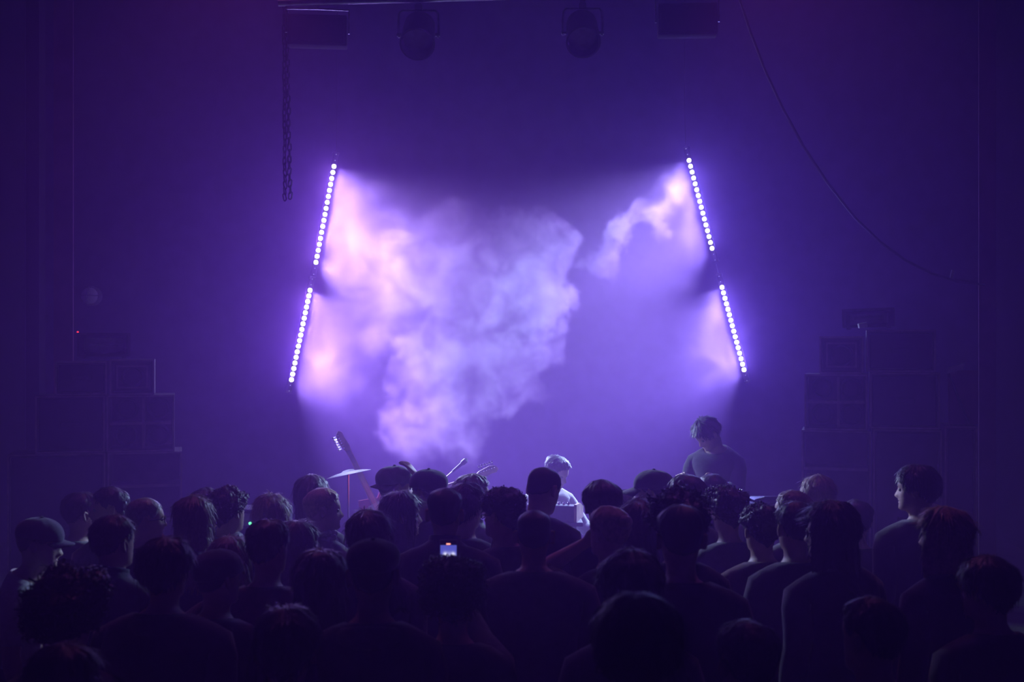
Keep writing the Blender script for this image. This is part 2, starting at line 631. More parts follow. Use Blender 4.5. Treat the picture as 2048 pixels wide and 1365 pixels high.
    def legs(self, ring):
        zc = np.mean([self.V[i][2] for i in ring])
        f, b = self.V[ring[0]], self.V[ring[NS // 2]]
        cr = [self._raw(b + (f - b) * t + np.array((0, 0, -.045 * math.sin(PI * t)))) for t in (.25, .5, .75)]
        s = self.Hs / 1.72
        for side in (1, -1):
            if side == 1:
                loop = [ring[i] for i in range(0, NS // 2 + 1)] + cr
            else:
                loop = [ring[NS // 2]] + [ring[i] for i in range(NS // 2 + 1, NS)] + [ring[0]] + cr[::-1]
            hx = .092 * side * self.bw
            st = .11 * side
            if self.seat:
                kz, ky = zc - .06, .40
                path = [(hx, .04, zc - .06), (hx * 1.1, .20, kz), (hx * 1.2, ky - .06, kz), (hx * 1.2, ky, kz - .05), (hx * 1.2, ky + .0, kz - .13), (hx * 1.2, ky - .03, zc * .45), (hx * 1.2, ky - .05, .10), (hx * 1.2, ky - .02, .052), (hx * 1.25, ky + .06, .042), (hx * 1.25, ky + .15, .028)]
            else:
                kz = zc * .56
                path = [(hx, 0, zc - .07), (hx, .005, zc - .2), (hx, .01, kz + .06), (hx, .012, kz), (hx, .0, kz - .08), (hx + st * .05, -.012, zc * .34), (hx + st * .1, -.015, .10), (hx + st * .15, .005, .056), (hx + st * .2, .075, .045), (hx + st * .25, .165, .028)]
            rad = [(.086, .092), (.078, .080), (.058, .058), (.055, .056), (.055, .056), (.052, .052), (.036, .038), (.050, .060), (.042, .040), (.040, .022)]
            rad = [(a * s, c * s) for a, c in rad]
            foot = 'foot_right' if side == 1 else 'foot_left'
            rg = ['leg'] * 7 + [foot] * 3
            rings, _ = self.tube_rings(loop, [np.array(p, float) for p in path], rad, rg, (1, 0, 0))
            tip = self._raw(np.array(path[-1]) + np.array((0, .035, -.004)))
            last = rings[-1]
            for i in range(len(last)):
                self.Fc.append((last[i], last[(i + 1) % len(last)], tip))
                self.R.append(foot)
            for rr in rings:
                for i in rr:
                    self.V[i][2] = max(self.V[i][2], .004)

    def ear(self, sx):
        pts = []
        for ring_, (sc, dx) in enumerate(((1.0, .000), (1.08, .010), (.95, .017), (.62, .012))):
            row = []
            for i in range(10):
                a = 2 * PI * i / 10
                y = -.012 + (math.cos(a) * .017 * sc) - .008 * (math.sin(a) > 0) * math.sin(a)
                z = .106 + math.sin(a) * .031 * sc + .003
                x = sx * (.0745 + dx + (.006 if math.cos(a) < 0 else 0) * (dx > 0))
                row.append(self.vert(self.head_world((x, y, z))))
            pts.append(row)
        for a, b in zip(pts, pts[1:]):
            self.strip(a, b, 'head')
        self.Fc.append(tuple(pts[-1]))
        self.R.append('head')

    def eye(self, sx):
        c = np.array((sx * .032, .076, .1115))
        rows = []
        for i in range(1, 5):
            t = PI * i / 5
            rows.append([self.vert(self.head_world(c + .0125 * np.array((math.sin(t) * math.cos(q), math.cos(t), math.sin(t) * math.sin(q))))) for q in [2 * PI * j / 8 for j in range(8)]])
        pole = self.vert(self.head_world(c + np.array((0, .0125, 0))))
        for j in range(8):
            self.Fc.append((rows[0][j], rows[0][(j + 1) % 8], pole))
            self.R.append('eye')
        for a, b in zip(rows, rows[1:]):
            self.strip(a, b, 'eye')

    # --- meshes
    def body_mesh(self, skin):
        me = bpy.data.meshes.new('person')
        me.from_pydata([tuple(v) for v in self.V], [], self.Fc)
        me.polygons.foreach_set('use_smooth', [True] * len(me.polygons))
        me.polygons.foreach_set('material_index', [1 if r == 'eye' else 0 for r in self.R])
        bm = bmesh.new()
        bm.from_mesh(me)
        bmesh.ops.recalc_face_normals(bm, faces=bm.faces)
        bm.to_mesh(me)
        bm.free()
        me.materials.append(skin)
        me.materials.append(EYE)
        self.me = me
        return me

    def wear(self, name, regs, off, m, seed=0, wrinkle=.004, extra=0.0, lip=.008):
        """cloth: the body surface of some regions, moved outwards, with a turned hem"""
        idx = [i for i, r in enumerate(self.R) if r in regs]
        nv = [0.0] * (3 * len(self.me.vertices))
        self.me.vertices.foreach_get('normal', nv)
        nv = np.array(nv).reshape(-1, 3)
        used = sorted({v for i in idx for v in self.Fc[i]})
        mp = {v: j for j, v in enumerate(used)}
        vs = []
        for v in used:
            p = self.V[v]
            w = mnoise.noise(Vector(p * 9) + Vector((seed * 3.1, 0, 0))) * wrinkle + mnoise.noise(Vector((p[0] * 18, p[1] * 18, p[2] * 30 + seed))) * wrinkle * .6
            vs.append(p + nv[v] * (off + w + extra))
        fs = [tuple(mp[v] for v in self.Fc[i]) for i in idx]
        # hem: boundary edges turned inwards
        cnt = {}
        for f in fs:
            for a, b in zip(f, f[1:] + f[:1]):
                cnt[(a, b)] = cnt.get((a, b), 0) + 1
        bnd = []
        for f in fs:
            for a, b in zip(f, f[1:] + f[:1]):
                if (b, a) not in cnt and cnt[(a, b)] == 1:
                    bnd.append((a, b))
        inn = {}
        for a, b in bnd:
            for q in (a, b):
                if q not in inn:
                    inn[q] = len(vs)
                    vs.append(vs[q] - nv[used[q]] * (off * .8 + lip * .3))
        fs += [(b, a, inn[a], inn[b]) for a, b in bnd]
        me = bpy.data.meshes.new(name)
        me.from_pydata([tuple(v) for v in vs], [], fs)
        me.polygons.foreach_set('use_smooth', [True] * len(me.polygons))
        me.materials.append(m)
        return me


EYE = material('eye_white', (.30, .29, .28), .3, .05, 10)
SKIN = [material('skin_fair', (.62, .42, .34), .55, .08, 30), material('skin_tan', (.42, .27, .19), .55, .08, 30), material('skin_brown', (.17, .095, .065), .5, .1, 30)]
HAIR = dict(dark=material('dark_hair', (.022, .016, .014), .5, .3, 60), brown=material('brown_hair', (.075, .045, .028), .5, .3, 60),
            light=material('light_brown_hair', (.20, .125, .075), .5, .3, 60), blond=material('blond_hair', (.50, .36, .20), .5, .25, 60), grey=material('grey_hair', (.32, .30, .30), .45, .25, 60))
CLOTH = dict(black=material('black_cotton', (.022, .021, .026), .9, .25, 30, bump=.3, sheen=.3), charcoal=material('charcoal_jersey', (.05, .047, .058), .9, .25, 30, bump=.3, sheen=.3),
             navy=material('navy_cotton', (.028, .034, .075), .9, .25, 30, bump=.3, sheen=.3), maroon=material('maroon_wool', (.10, .02, .035), .9, .25, 30, bump=.4, sheen=.3),
             grey=material('grey_marl', (.17, .16, .18), .9, .25, 30, bump=.3, sheen=.3), white=material('white_cotton', (.68, .66, .68), .9, .1, 30, bump=.3),
             stripe=material('pale_knit', (.42, .40, .46), .9, .35, 40, bump=.4), denim=material('dark_denim', (.03, .04, .085), .85, .3, 50, bump=.2),
             olive=material('olive_canvas', (.075, .075, .045), .9, .25, 30, bump=.3), sole=material('shoe_leather', (.03, .027, .028), .5, .2, 20))


def hairline(style, deg):
    """height (ring parameter) at which the hair ends, for an angle from the face"""
    if style in ('buzz', 'short', 'curly', 'mop', 'bun', 'ring'):
        base = np.interp(deg, [0, 35, 55, 68, 80, 90, 104, 118, 140, 180], [.178, .174, .158, .128, .112, .140, .118, .060, .030, .012])
        if style == 'mop':
            base = np.interp(deg, [0, 35, 55, 70, 90, 115, 140, 180], [.160, .160, .140, .090, .085, .050, .005, -.012])
        if style == 'curly':
            base = np.interp(deg, [0, 35, 55, 68, 90, 104, 118, 140, 180], [.172, .168, .150, .110, .105, .085, .045, .010, -.010])
        return base
    return np.interp(deg, [0, 30, 48, 60, 75, 180], [.180, .178, .160, .075, .050, .040])


def make_hair(fig, style, m, thick=.018, length=0.0, ragged=.03, strands=500, curl=0.0, seed=0, parting=0.0, mess=1.0):
    rnd = random.Random(seed + 77)
    NP, NQ = 72, 18
    hang = length > 0
    NH = 10 if hang else 0
    grid, inner = [], []
    for j in range(NP):
        phi = 2 * PI * j / NP
        deg = math.degrees(phi if phi <= PI else 2 * PI - phi)
        z1 = float(hairline(style, deg))
        col = []
        for i in range(NQ):
            q = (i + .35) / (NQ - 1 + .35)
            zf = .2285 - (.2285 - z1) * q ** 1.45
            if zf > .2235:
                p0 = head_pt(.2235, phi, fig.female)
                t = (.2285 - zf) / .005
                p = np.array((p0[0] * t, -.008 + (p0[1] + .008) * t, .229 - .005 * t))
            else:
                p = head_pt(zf, phi, fig.female)
            nrm = (p - HC) / np.array((.078, .102, .110)) ** 2
            nrm /= np.linalg.norm(nrm)
            th = thick * (min(1, (1 - q) * (1.9 if style in ('short', 'buzz') and deg > 40 else 5) + .07) if not (hang and deg > 52) else 1)
            nz = mnoise.noise(Vector(p * 22) + Vector((seed * 1.7, seed * .3, 0)))
            nz2 = mnoise.noise(Vector(p * 55) + Vector((0, seed * 1.3, 5)))
            amp = (.9 if style == 'curly' else .35) * mess
            th *= 1 + amp * nz + amp * .6 * nz2
            if style not in ('curly', 'buzz', 'ring'):           # combed ridges running from the crown to the ends
                th *= 1 + (.30 * mnoise.noise(Vector((phi * 11, q * 1.2, seed))) + .22 * mnoise.noise(Vector((phi * 24, q * 2.2, seed + 9)))) * min(1, q * 2.5)
            if parting and abs(p[0] - parting) < .016 and deg < 180 and i < 12:
                th *= .55 + .45 * abs(p[0] - parting) / .016
            col.append(p + nrm * max(.002, th))
        if hang:
            last = col[-1]
            f = float(np.clip((deg - 46) / 16, 0, 1))
            Lh = (length + .05) * f * (1 + ragged * 3 * mnoise.noise(Vector((phi * 4, seed, 1)))) + rnd.uniform(-ragged, ragged) * f * .5
            for i in range(1, NH + 1):
                t = i / NH
                drop = Lh * t
                out = 1 + .05 * math.sin(t * PI * .8) - .12 * t * (length < .12)
                w = mnoise.noise(Vector((phi * 5, t * 3, seed))) * .008 * f
                p = np.array((last[0] * (out + w * 6), last[1] * out - .0 + w, last[2] - drop))
                if p[2] < -.02 and deg > 66:      # lies on the shoulders and the back
                    g = min(1, (-.02 - p[2]) / .12) * min(1, (deg - 66) / 40)
                    p[1] = p[1] * (1 - g) + min(p[1], -.150 - .10 * min(.2, max(0, -.10 - p[2]))) * g
                    p[0] *= 1 + .25 * g * min(1, length / .2)
                col.append(p)
        col.append(HC + (col[-1] - HC) * (.90 if not hang else .84) + np.array((0, 0, .012)))
        grid.append(col)
    rows = len(grid[0])
    vs = [fig.bend(fig.head_world(p)) for col in grid for p in col]
    fs = []
    for j in range(NP):
        a, b = j * rows, ((j + 1) % NP) * rows
        for i in range(rows - 1):
            fs.append((a + i, b + i, b + i + 1, a + i + 1))
    topi = len(vs)
    vs.append(fig.bend(fig.head_world(np.array((0, -.008, .229 + thick * .95)))))
    for j in range(NP):
        fs.append((topi, ((j + 1) % NP) * rows, j * rows))
    # locks: thin tapering ribbons that give the outline and the glints of hair
    cen = fig.bend(fig.head_world(HC))
    for _ in range(strands):
        j, i = rnd.randrange(NP), int(rnd.random() ** .8 * (rows - 3))
        p = np.array(vs[j * rows + i])
        dn = np.array(vs[j * rows + i + 1]) - p
        dn /= np.linalg.norm(dn) + 1e-9
        out = p - cen
        out[2] *= .7 if i < NQ else 0
        out /= np.linalg.norm(out) + 1e-9
        jit = np.array((rnd.gauss(0, 1), rnd.gauss(0, 1), rnd.gauss(0, 1)))
        p = p - out * .004
        if style == 'curly':
            L = thick * rnd.uniform(.5, 1.3)
            pts = [p]
            d = out + jit * .45
            ax = np.cross(out, jit)
            for s_ in range(4):
                d = d / np.linalg.norm(d)
                pts.append(pts[-1] + d * L / 3.2)
                d = d + np.cross(ax / (np.linalg.norm(ax) + 1e-9), d) * 1.1
            wd = .0032
        else:
            L = rnd.uniform(.5, 1.2) * (curl or (.030 if style in ('short', 'bun', 'ring') else .05 if style == 'mop' else .07))
            pts = [p]
            d = dn + out * rnd.uniform(.12, .5) * mess + jit * .14 * mess
            for s_ in range(3):
                d = d / np.linalg.norm(d)
                pts.append(pts[-1] + d * L / 3)
                d = d * .8 + dn * .3 + np.array((0, 0, -.12)) - out * .12
            wd = .0030
        sd = np.cross(d, out)
        sd /= np.linalg.norm(sd) + 1e-9
        k0 = len(vs)
        nn = len(pts)
        for q, pp in enumerate(pts[:-1]):
            w = wd * (1 - .6 * q / nn)
            vs.append(pp + sd * w)
            vs.append(pp - sd * w)
        vs.append(pts[-1])
        for q in range(nn - 2):
            fs.append((k0 + 2 * q, k0 + 2 * q + 1, k0 + 2 * q + 3, k0 + 2 * q + 2))
        fs.append((k0 + 2 * (nn - 2), k0 + 2 * (nn - 2) + 1, len(vs) - 1))
    me = bpy.data.meshes.new('hair')
    me.from_pydata([tuple(v) for v in vs], [], fs)
    me.polygons.foreach_set('use_smooth', [True] * len(me.polygons))
    me.materials.append(m)
    return me


def shell_on_head(fig, name, lower, thick, m, puff=0.0, nq=12, np_=40, seed=0):
    """crown of a cap or a hat; lower(deg) is the ring parameter of its rim"""
    vs, fs = [], []
    for j in range(np_):
        phi = 2 * PI * j / np_
        deg = math.degrees(phi if phi <= PI else 2 * PI - phi)
        z1 = lower(deg)
        for i in range(nq):
            q = (i + .4) / (nq - 1 + .4)
            zf = .2285 - (.2285 - z1) * q ** 1.4
            if zf > .2235:
                p0 = head_pt(.2235, phi)
                t = (.2285 - zf) / .005
                p = np.array((p0[0] * t, -.008 + (p0[1] + .008) * t, .229 - .005 * t))
            else:
                p = head_pt(zf, phi)
            nrm = (p - HC) / np.array((.078, .102, .110)) ** 2
            nrm /= np.linalg.norm(nrm)
            seam = .0012 * abs(math.sin(phi * 3))
            vs.append(p + nrm * (thick + puff * math.sin(PI * min(1, q * .9 + .1)) + seam + .002 * mnoise.noise(Vector(p * 25) + Vector((seed, 0, 0)))))
        p = vs[-1]
        vs.append(HC + (p - HC) * .93)
    rows = nq + 1
    for j in range(np_):
        a, b = j * rows, ((j + 1) % np_) * rows
        for i in range(rows - 1):
            fs.append((a + i, b + i, b + i + 1, a + i + 1))
    top = len(vs)
    vs.append(np.array((0, -.008, .229 + thick + puff * .35)))
    for j in range(np_):
        fs.append((top, ((j + 1) % np_) * rows, j * rows))
    me = bpy.data.meshes.new(name)
    me.from_pydata([tuple(fig.bend(fig.head_world(p))) for p in vs], [], fs)
    me.polygons.foreach_set('use_smooth', [True] * len(me.polygons))
    me.materials.append(m)
    return me


def brim_mesh(fig, m, turn=0.0, length=.075, drop=.012, z=.150):
    vs, fs = [], []
    NA, NR = 13, 5
    ca, sa = math.cos(math.radians(turn)), math.sin(math.radians(turn))
    for lay in (0, -.005):
        for i in range(NA):
            a = math.radians(-62 + 124 * i / (NA - 1))
            for r in range(NR):
                t = r / (NR - 1)
                x = math.sin(a) * (.084 + .004 * t)
                y = math.cos(a) * .098 + t * length * math.cos(a) ** .8
                zz = z - drop * t - .018 * (x / .08) ** 2 + lay
                x, y = x * ca + y * sa, -x * sa + y * ca
                vs.append((x, y, zz))
    N1 = NA * NR
    for i in range(NA - 1):
        for r in range(NR - 1):
            q = i * NR + r
            fs.append((q, q + NR, q + NR + 1, q + 1))
            fs.append((N1 + q, N1 + q + 1, N1 + q + NR + 1, N1 + q + NR))
    edge = [i * NR + NR - 1 for i in range(NA)]
    for a, b in zip(edge, edge[1:]):
        fs.append((a, b, N1 + b, N1 + a))
    for e in ([r for r in range(NR)], [(NA - 1) * NR + r for r in range(NR)]):
        for a, b in zip(e, e[1:]):
            fs.append((a, b, N1 + b, N1 + a))
    me = bpy.data.meshes.new('brim')
    me.from_pydata([tuple(fig.bend(fig.head_world(np.array(p)))) for p in vs], [], fs)
    me.polygons.foreach_set('use_smooth', [True] * len(me.polygons))
    me.materials.append(m)
    return me


def glasses_mesh(fig, m, size=.024):
    b = MB()
    P = lambda x, y, z: tuple(fig.bend(fig.head_world(np.array((x, y, z)))))
    for sx in (-1, 1):
        pts = [P(sx * (.033 + size * math.cos(a)), .101 - .010 * abs(math.cos(a)) * (1 if math.cos(a) > 0 else 0), .111 + size * .86 * math.sin(a)) for a in [2 * PI * i / 16 for i in range(17)]]
        b.tube(pts, .0028, 6, cap=False)
        b.tube([P(sx * .058, .092, .115), P(sx * .076, .06, .118), P(sx * .083, -.005, .116), P(sx * .083, -.022, .100)], .0026, 6)
    b.tube([P(-.011, .104, .114), P(0, .108, .117), P(.011, .104, .114)], .0025, 6)
    me = bpy.data.meshes.new('glasses')
    me.from_pydata(b.v, [], b.f)
    me.materials.append(m)
    return me


LONG = ['arm%d' % i for i in range(8)]
TEE = ['arm%d' % i for i in range(4)]
SLEEVELESS = ['arm0']


def person(px, py, s, label, hair=('short', 'dark'), look=0, nod=0, tilt=0, turn=None, female=False, build=1.0, top='black', sleeve='long', skin=0,
           head=1.0, lean=0, arms=None, thick=None, length=0.0, cap=None, glasses=False, collar=0, floor=0.0, strands=None, seat=False, parting=0.0,
           mess=1.0, scarf=None, group='the standing audience', lift=0.0, ragged=.03, curl=0.0, hair_off=0.0, hood=None):
    """px, py: top of the head in the photograph; s: pixels per metre at the person"""
    pid = person.n
    person.n += 1
    d = F / s
    T = at(px, py, d)
    style, colour = hair
    dflt = dict(short=.017, buzz=.006, curly=.040, mop=.026, bun=.012, bob=.022, long=.020, bald=0, ring=.008)[style]
    th = dflt if thick is None else thick
    extra = th * .9 if not cap else .020
    H = T.z - floor - extra * head
    tn = (look * .35 if turn is None else turn)
    for it in range(3 if (lean or nod or tilt) else 1):
        fig = Figure(H, head, female, build, look - tn, nod, tilt, lean, arms, seat)
        hz = max(v[2] for v, in zip(fig.V))
        H += (T.z - floor - extra * head) - hz
    # the crown, not the feet, stands where the photograph shows the head
    hc = fig.bend(fig.head_world(HC))
    Rz = rot_axis('Z', -tn)
    off = Rz @ hc
    body = link('person', fig.body_mesh(SKIN[skin]))
    body.location = (T.x - off[0], T.y - off[1], floor)
    body.rotation_euler = (0, 0, math.radians(-tn))
    tag(body, label, 'person', group)
    torso = ['torso%d' % i for i in range(fig.nT - 1)]
    m = CLOTH[top]
    regs = torso[2:] + {'long': LONG, 'tee': TEE, 'none': SLEEVELESS}[sleeve]
    if collar:
        regs = regs + ['neck']
    link('shirt' if sleeve != 'long' else 'jumper' if not collar else 'jacket', fig.wear('top', regs, .010 + .006 * (sleeve == 'long') + .006 * bool(collar), m, pid), None, body)
    link('trousers', fig.wear('trousers', torso[:4] + ['leg'], .008, CLOTH['denim' if pid % 3 else 'black'], pid), None, body)
    for foot in ('foot_right', 'foot_left'):
        link('shoe', fig.wear('shoe', [foot], .006, CLOTH['sole'], pid, 0), None, body)
    if style != 'bald':
        st = {'short': 900, 'buzz': 0, 'curly': 1000, 'mop': 1000, 'bun': 600, 'bob': 900, 'long': 1200, 'ring': 160}[style] if strands is None else strands
        if cap and not length:
            st = min(st, 160)
        hm = make_hair(fig, style if not (cap and style == 'mop') else 'short', HAIR[colour], (min(th, .012) if cap else th), length, ragged, st, curl, pid, parting, mess)
        if style == 'bun':
            b = MB()
            c = np.array((0, -.118, .175))
            prof = [(.034 * math.sin(PI * i / 8), -.034 * math.cos(PI * i / 8)) for i in range(1, 8)]
            b.lathe(prof, 14)
            bun = b.v
            fs = b.f
            v0 = len(hm.vertices)
            bm = bmesh.new()
            bm.from_mesh(hm)
            vv = [bm.verts.new(tuple(fig.bend(fig.head_world(c + np.array(p) * (1 + .12 * mnoise.noise(Vector(p) * 60)))))) for p in bun]
            for f in fs:
                bm.faces.new([vv[i] for i in f]).smooth = True
            bm.to_mesh(hm)
            bm.free()
        link('hair', hm, None, body)
    if cap:
        kind = cap.get('kind', 'cap')
        if kind == 'cap':
            bt = cap.get('turn', 0)

            def low(deg, bt=bt):
                return .140 if deg < 100 else float(np.interp(deg, [100, 180], [.132, .112]))
            co_ = link('cap', shell_on_head(fig, 'cap', low, .014, CLOTH[cap.get('cloth', 'black')], .014, seed=pid), None, body)
            link('brim', brim_mesh(fig, CLOTH[cap.get('cloth', 'black')], bt, cap.get('len', .078), cap.get('drop', .014)), None, co_)
            b = MB()
            b.lathe([(.002, .253), (.008, .251), (.009, .246), (.006, .242)], 10)
            b.v = [tuple(fig.bend(fig.head_world(np.array((p[0], p[1] - .008, p[2] + .003))))) for p in b.v]
            b.build('cap_button', CLOTH[cap.get('cloth', 'black')], co_, smooth=True)
        else:
            link('beanie', shell_on_head(fig, 'beanie', lambda deg: float(np.interp(deg, [0, 60, 90, 180], [.140, .135, .118, .085])), .014, CLOTH[cap.get('cloth', 'charcoal')], .010, seed=pid), None, body)
    if glasses:
        link('glasses', glasses_mesh(fig, M['black']), None, body)
    if hood:
        b = MB()
        for r_, zz, yy in ((.052, 0, 0),):
            pts = []
            for i in range(13):
                a = math.radians(-140 + 280 * i / 12) - PI / 2
                pts.append((.112 * math.cos(a), -.045 + .085 * math.sin(a), -.085 + .05 * math.sin(-a) * .4 - .02))
            b.tube(pts, [.020 + .026 * math.sin(PI * i / 12) for i in range(13)], 10)
        b.v = [tuple(fig.bend(fig.head_world(np.array(p), 0.0))) for p in b.v]
        b.build('hood', CLOTH[hood], body, smooth=True)
    if scarf:
        b = MB()
        for t in range(3):
            pts = []
            for i in range(15):
                a = 2 * PI * i / 14
                rr = .088 + .012 * math.sin(3 * a + t * 2)
                pts.append((rr * math.cos(a), -.022 + rr * 1.05 * math.sin(a), -.075 + t * .026 + .010 * math.sin(2 * a + t)))
            b.tube(pts, [.019 + .004 * math.sin(5 * i) for i in range(15)], 8, cap=False)
        b.v = [tuple(fig.bend(fig.head_world(np.array(p), 0.0))) for p in b.v]
        b.build('scarf', CLOTH[scarf], body, smooth=True)
    person.fig, person.body, person.Rz = fig, body, Rz
    return body


person.n = 0

# ------------------------------------------------------------------ the audience (top of head x, y in the photograph, pixels per metre)
P_ = person
P_(1275, 1190, 860, 'person with a round mass of dark hair, closest to the lens right of centre', ('mop', 'dark'), thick=.030, top='black', mess=.7)
P_(125, 1288, 690, 'person with a dark round head at the bottom left corner', ('mop', 'dark'), thick=.022, top='black', head=0.98, look=20)
P_(132, 1146, 590, 'person with big curly dark hair behind the bottom left corner head', ('curly', 'dark'), thick=.050, top='black')
P_(572, 1216, 640, 'person with a bushy dark head and wispy hair ends, low left of centre', ('mop', 'dark'), thick=.024, female=True, top='black', mess=1.2, strands=900)
P_(906, 1125, 540, 'person with tousled curly hair holding up a lit phone', ('curly', 'dark'), thick=.043, top='charcoal', arms={1: ('to', (-.020, .385, -.068), (.5, .1, -1), (0, -1, 0), .12)}, head=0.92, strands=1200)
PHONE_HOLDER = (person.fig, person.body, person.Rz)
P_(746, 1079, 584, 'person in a close dark cap with both ears showing, seen from behind', ('buzz', 'dark'), cap=dict(turn=0, cloth='charcoal'), top='black', hood='charcoal', head=0.93)
P_(640, 1100, 523, 'person with long dark hair spread over the shoulders, beside the capped man', ('long', 'dark'), female=True, length=.20, thick=.030, top='navy', head=0.95)
P_(1262, 1102, 570, 'person with thick dark hair directly behind the closest round head', ('mop', 'dark'), thick=.034, top='black')
P_(1362, 1010, 520, 'tall person with smooth dark hair and a bare neck, right of centre', ('short', 'dark'), thick=.022, top='black', build=1.12, strands=150, mess=.5)
P_(1357, 984, 464, 'person with wide frizzy hair showing round the tall dark head', ('curly', 'dark'), thick=.048, length=.0, female=True, top='charcoal', head=0.95)
P_(1494, 1243, 655, 'person with a dark rounded head low on the right, ear catching light', ('short', 'dark'), thick=.018, top='black', look=-15)
P_(1745, 1196, 615, 'person with a near black head and one lit ear, low right', ('short', 'dark'), top='black', thick=.02, look=-30)
P_(536, 1040, 463, 'person with short dark hair and a light catching the neck on the right', ('short', 'dark'), thick=.024, top='maroon', look=20, mess=1.2, head=0.95)
P_(592, 1042, 390, 'person with long loose hair and a lit ear ring, looking right', ('long', 'brown'), female=True, length=.17, look=35, top='charcoal', head=1.04)
P_(226, 1030, 444, 'person with a tufted fade haircut and dark jacket, looking right', ('short', 'dark'), thick=.020, look=28, top='navy', collar=1, mess=1.3, head=0.97)
P_(330, 1075, 541, 'person with chin length ruffled hair in a large hooded top', ('mop', 'dark'), thick=.030, length=.0, look=15, top='black', build=1.12, hood='black', head=0.90)
P_(436, 1098, 498, 'person in a dark knitted beanie, cheek turned to the right', ('buzz', 'dark'), cap=dict(kind='beanie', cloth='charcoal'), look=35, top='black', head=0.91)
P_(458, 1073, 428, 'person with straight long hair glinting behind the beanie', ('long', 'light'), female=True, length=.22, look=20, top='maroon')
P_(78, 1036, 395, 'person in a cap and pale tee at the left edge, profile to the right', ('short', 'dark'), cap=dict(turn=0, cloth='navy', len=.07), look=78, lean=12, turn=80, top='white', sleeve='tee', nod=-4)
P_(290, 996, 380, 'bald person in dark framed glasses, profile to the right', ('ring', 'grey'), look=62, glasses=True, top='black', skin=0, head=0.93)
P_(386, 992, 401, 'person with long light brown hair falling down the back', ('long', 'light'), female=True, length=.26, thick=.024, look=12, top='navy', head=0.92)
P_(456, 976, 363, 'person with short curls and a pale ribbed collar', ('curly', 'brown'), thick=.028, look=30, top='charcoal', scarf='stripe', head=0.97)
P_(412, 976, 316, 'person barely showing between the long haired and curly haired ones', ('short', 'dark'), look=50, top='black')
P_(219, 974, 344, 'person with swept dark hair and a bright ear, in front of the left cabinets', ('short', 'dark'), look=-112, turn=-50, top='black', skin=0, head=0.97)
P_(163, 984, 326, 'person with dark hair and a thin lit cheek, leftmost of the far row', ('short', 'dark'), look=48, thick=.022, top='black', head=1.03)
P_(542, 987, 343, 'person with a straight parted long bob, in front of the batten', ('long', 'light'), female=True, length=.11, thick=.022, parting=.004, look=10, top='black', head=1.03)
P_(622, 950, 309, 'person with a layered bob at the back of the crowd', ('bob', 'brown'), female=True, length=.055, thick=.026, look=8, top='charcoal', head=1.07)
P_(645, 976, 325, 'person with cropped blond hair and a ruffled scarf, profile to the right', ('short', 'blond'), female=True, look=76, thick=.016, top='grey', scarf='stripe', head=1.06)
P_(738, 1022, 440, 'person with smooth long hair leaning to one side, left of centre', ('long', 'dark'), female=True, length=.24, thick=.026, tilt=-10, look=-12, top='charcoal', build=1.05, head=0.97)
P_(790, 932, 303, 'person wearing a grey cap backwards with a hand resting on it', ('buzz', 'brown'), cap=dict(turn=180, cloth='grey', len=.06, drop=.02), look=68, turn=24, top='grey', arms={1: ('to', (.150, .02, .075), (1, .25, .1), (-.5, 0, -.9), .8)}, head=1.09)
P_(857, 939, 323, 'person in a dark cap with an open strap at the back, facing left', ('short', 'dark'), cap=dict(turn=180, cloth='black', len=.07), look=-50, top='black', head=1.09)
P_(800, 982, 341, 'person with smooth tied hair, nose and lips lit, profile to the right', ('long', 'brown'), female=True, length=.14, look=72, turn=30, thick=.016, top='charcoal', head=1.09)
P_(890, 977, 415, 'person with a short back and sides in a stiff collared coat', ('short', 'dark'), thick=.014, look=6, top='navy', collar=1, build=1.15, strands=120, head=0.97)
P_(930, 966, 355, 'person with ruffled dark hair behind the collared coat', ('mop', 'dark'), thick=.024, look=28, top='charcoal', mess=1.4, head=1.06)
P_(944, 949, 308, 'person with swept up light hair, sharp nose in profile to the right', ('short', 'light'), look=74, turn=30, thick=.022, top='grey', collar=1, mess=1.2, head=1.10)
P_(1006, 977, 392, 'person with springy short hair and round glasses, looking left', ('curly', 'dark'), thick=.024, look=-52, glasses=True, build=.90, top='charcoal')
P_(1087, 935, 366, 'person with a shaved head bowed to the right, tallest at centre', ('buzz', 'dark'), look=40, nod=20, turn=8, top='navy', thick=.006, head=1.03)
P_(1068, 1021, 464, 'person with a close shaved head and broad shoulders, back turned, at centre', ('buzz', 'dark'), thick=.005, top='charcoal', build=1.16, head=0.92)
P_(1205, 961, 383, 'person with a bowl of straight dark hair, edge tinted pink', ('mop', 'brown'), thick=.026, look=-8, nod=8, top='black', mess=.6)
P_(1218, 1012, 437, 'person with pale pinned up hair and bare raised forearms', ('bun', 'blond'), female=True, look=-38, top='black', sleeve='tee', thick=.014, arms={-1: ('to', (-.07, .17, -.09), (-1, .1, -.75), (.6, -.8, .2), 1.0), 1: 'hang'}, head=0.96)
P_(1276, 1000, 408, 'person with long hair and pale strands hanging on the right', ('long', 'brown'), female=True, length=.20, look=14, thick=.022, top='black', glasses=True)
P_(1251, 980, 314, 'person of whom only a small dim crown shows, under the peaked cap', ('short', 'dark'), top='black', head=0.95)
P_(1307, 940, 330, 'person in a peaked cap, its brim pointing left', ('short', 'dark'), cap=dict(turn=0, cloth='black', len=.085, drop=.034), look=-66, turn=-20, top='black', head=1.05)
P_(1372, 949, 349, 'person with swept hair and a pink lit forehead, looking left', ('short', 'brown'), look=-55, thick=.020, top='charcoal', head=1.03)
P_(1424, 948, 308, 'person with a small hazy dark head below the standing performer', ('short', 'dark'), thick=.014, top='black', look=-15)
P_(1456, 975, 369, 'person with loose curly hair in the far row, right of the performer', ('curly', 'brown'), thick=.030, look=-20, female=True, top='charcoal', head=0.98)
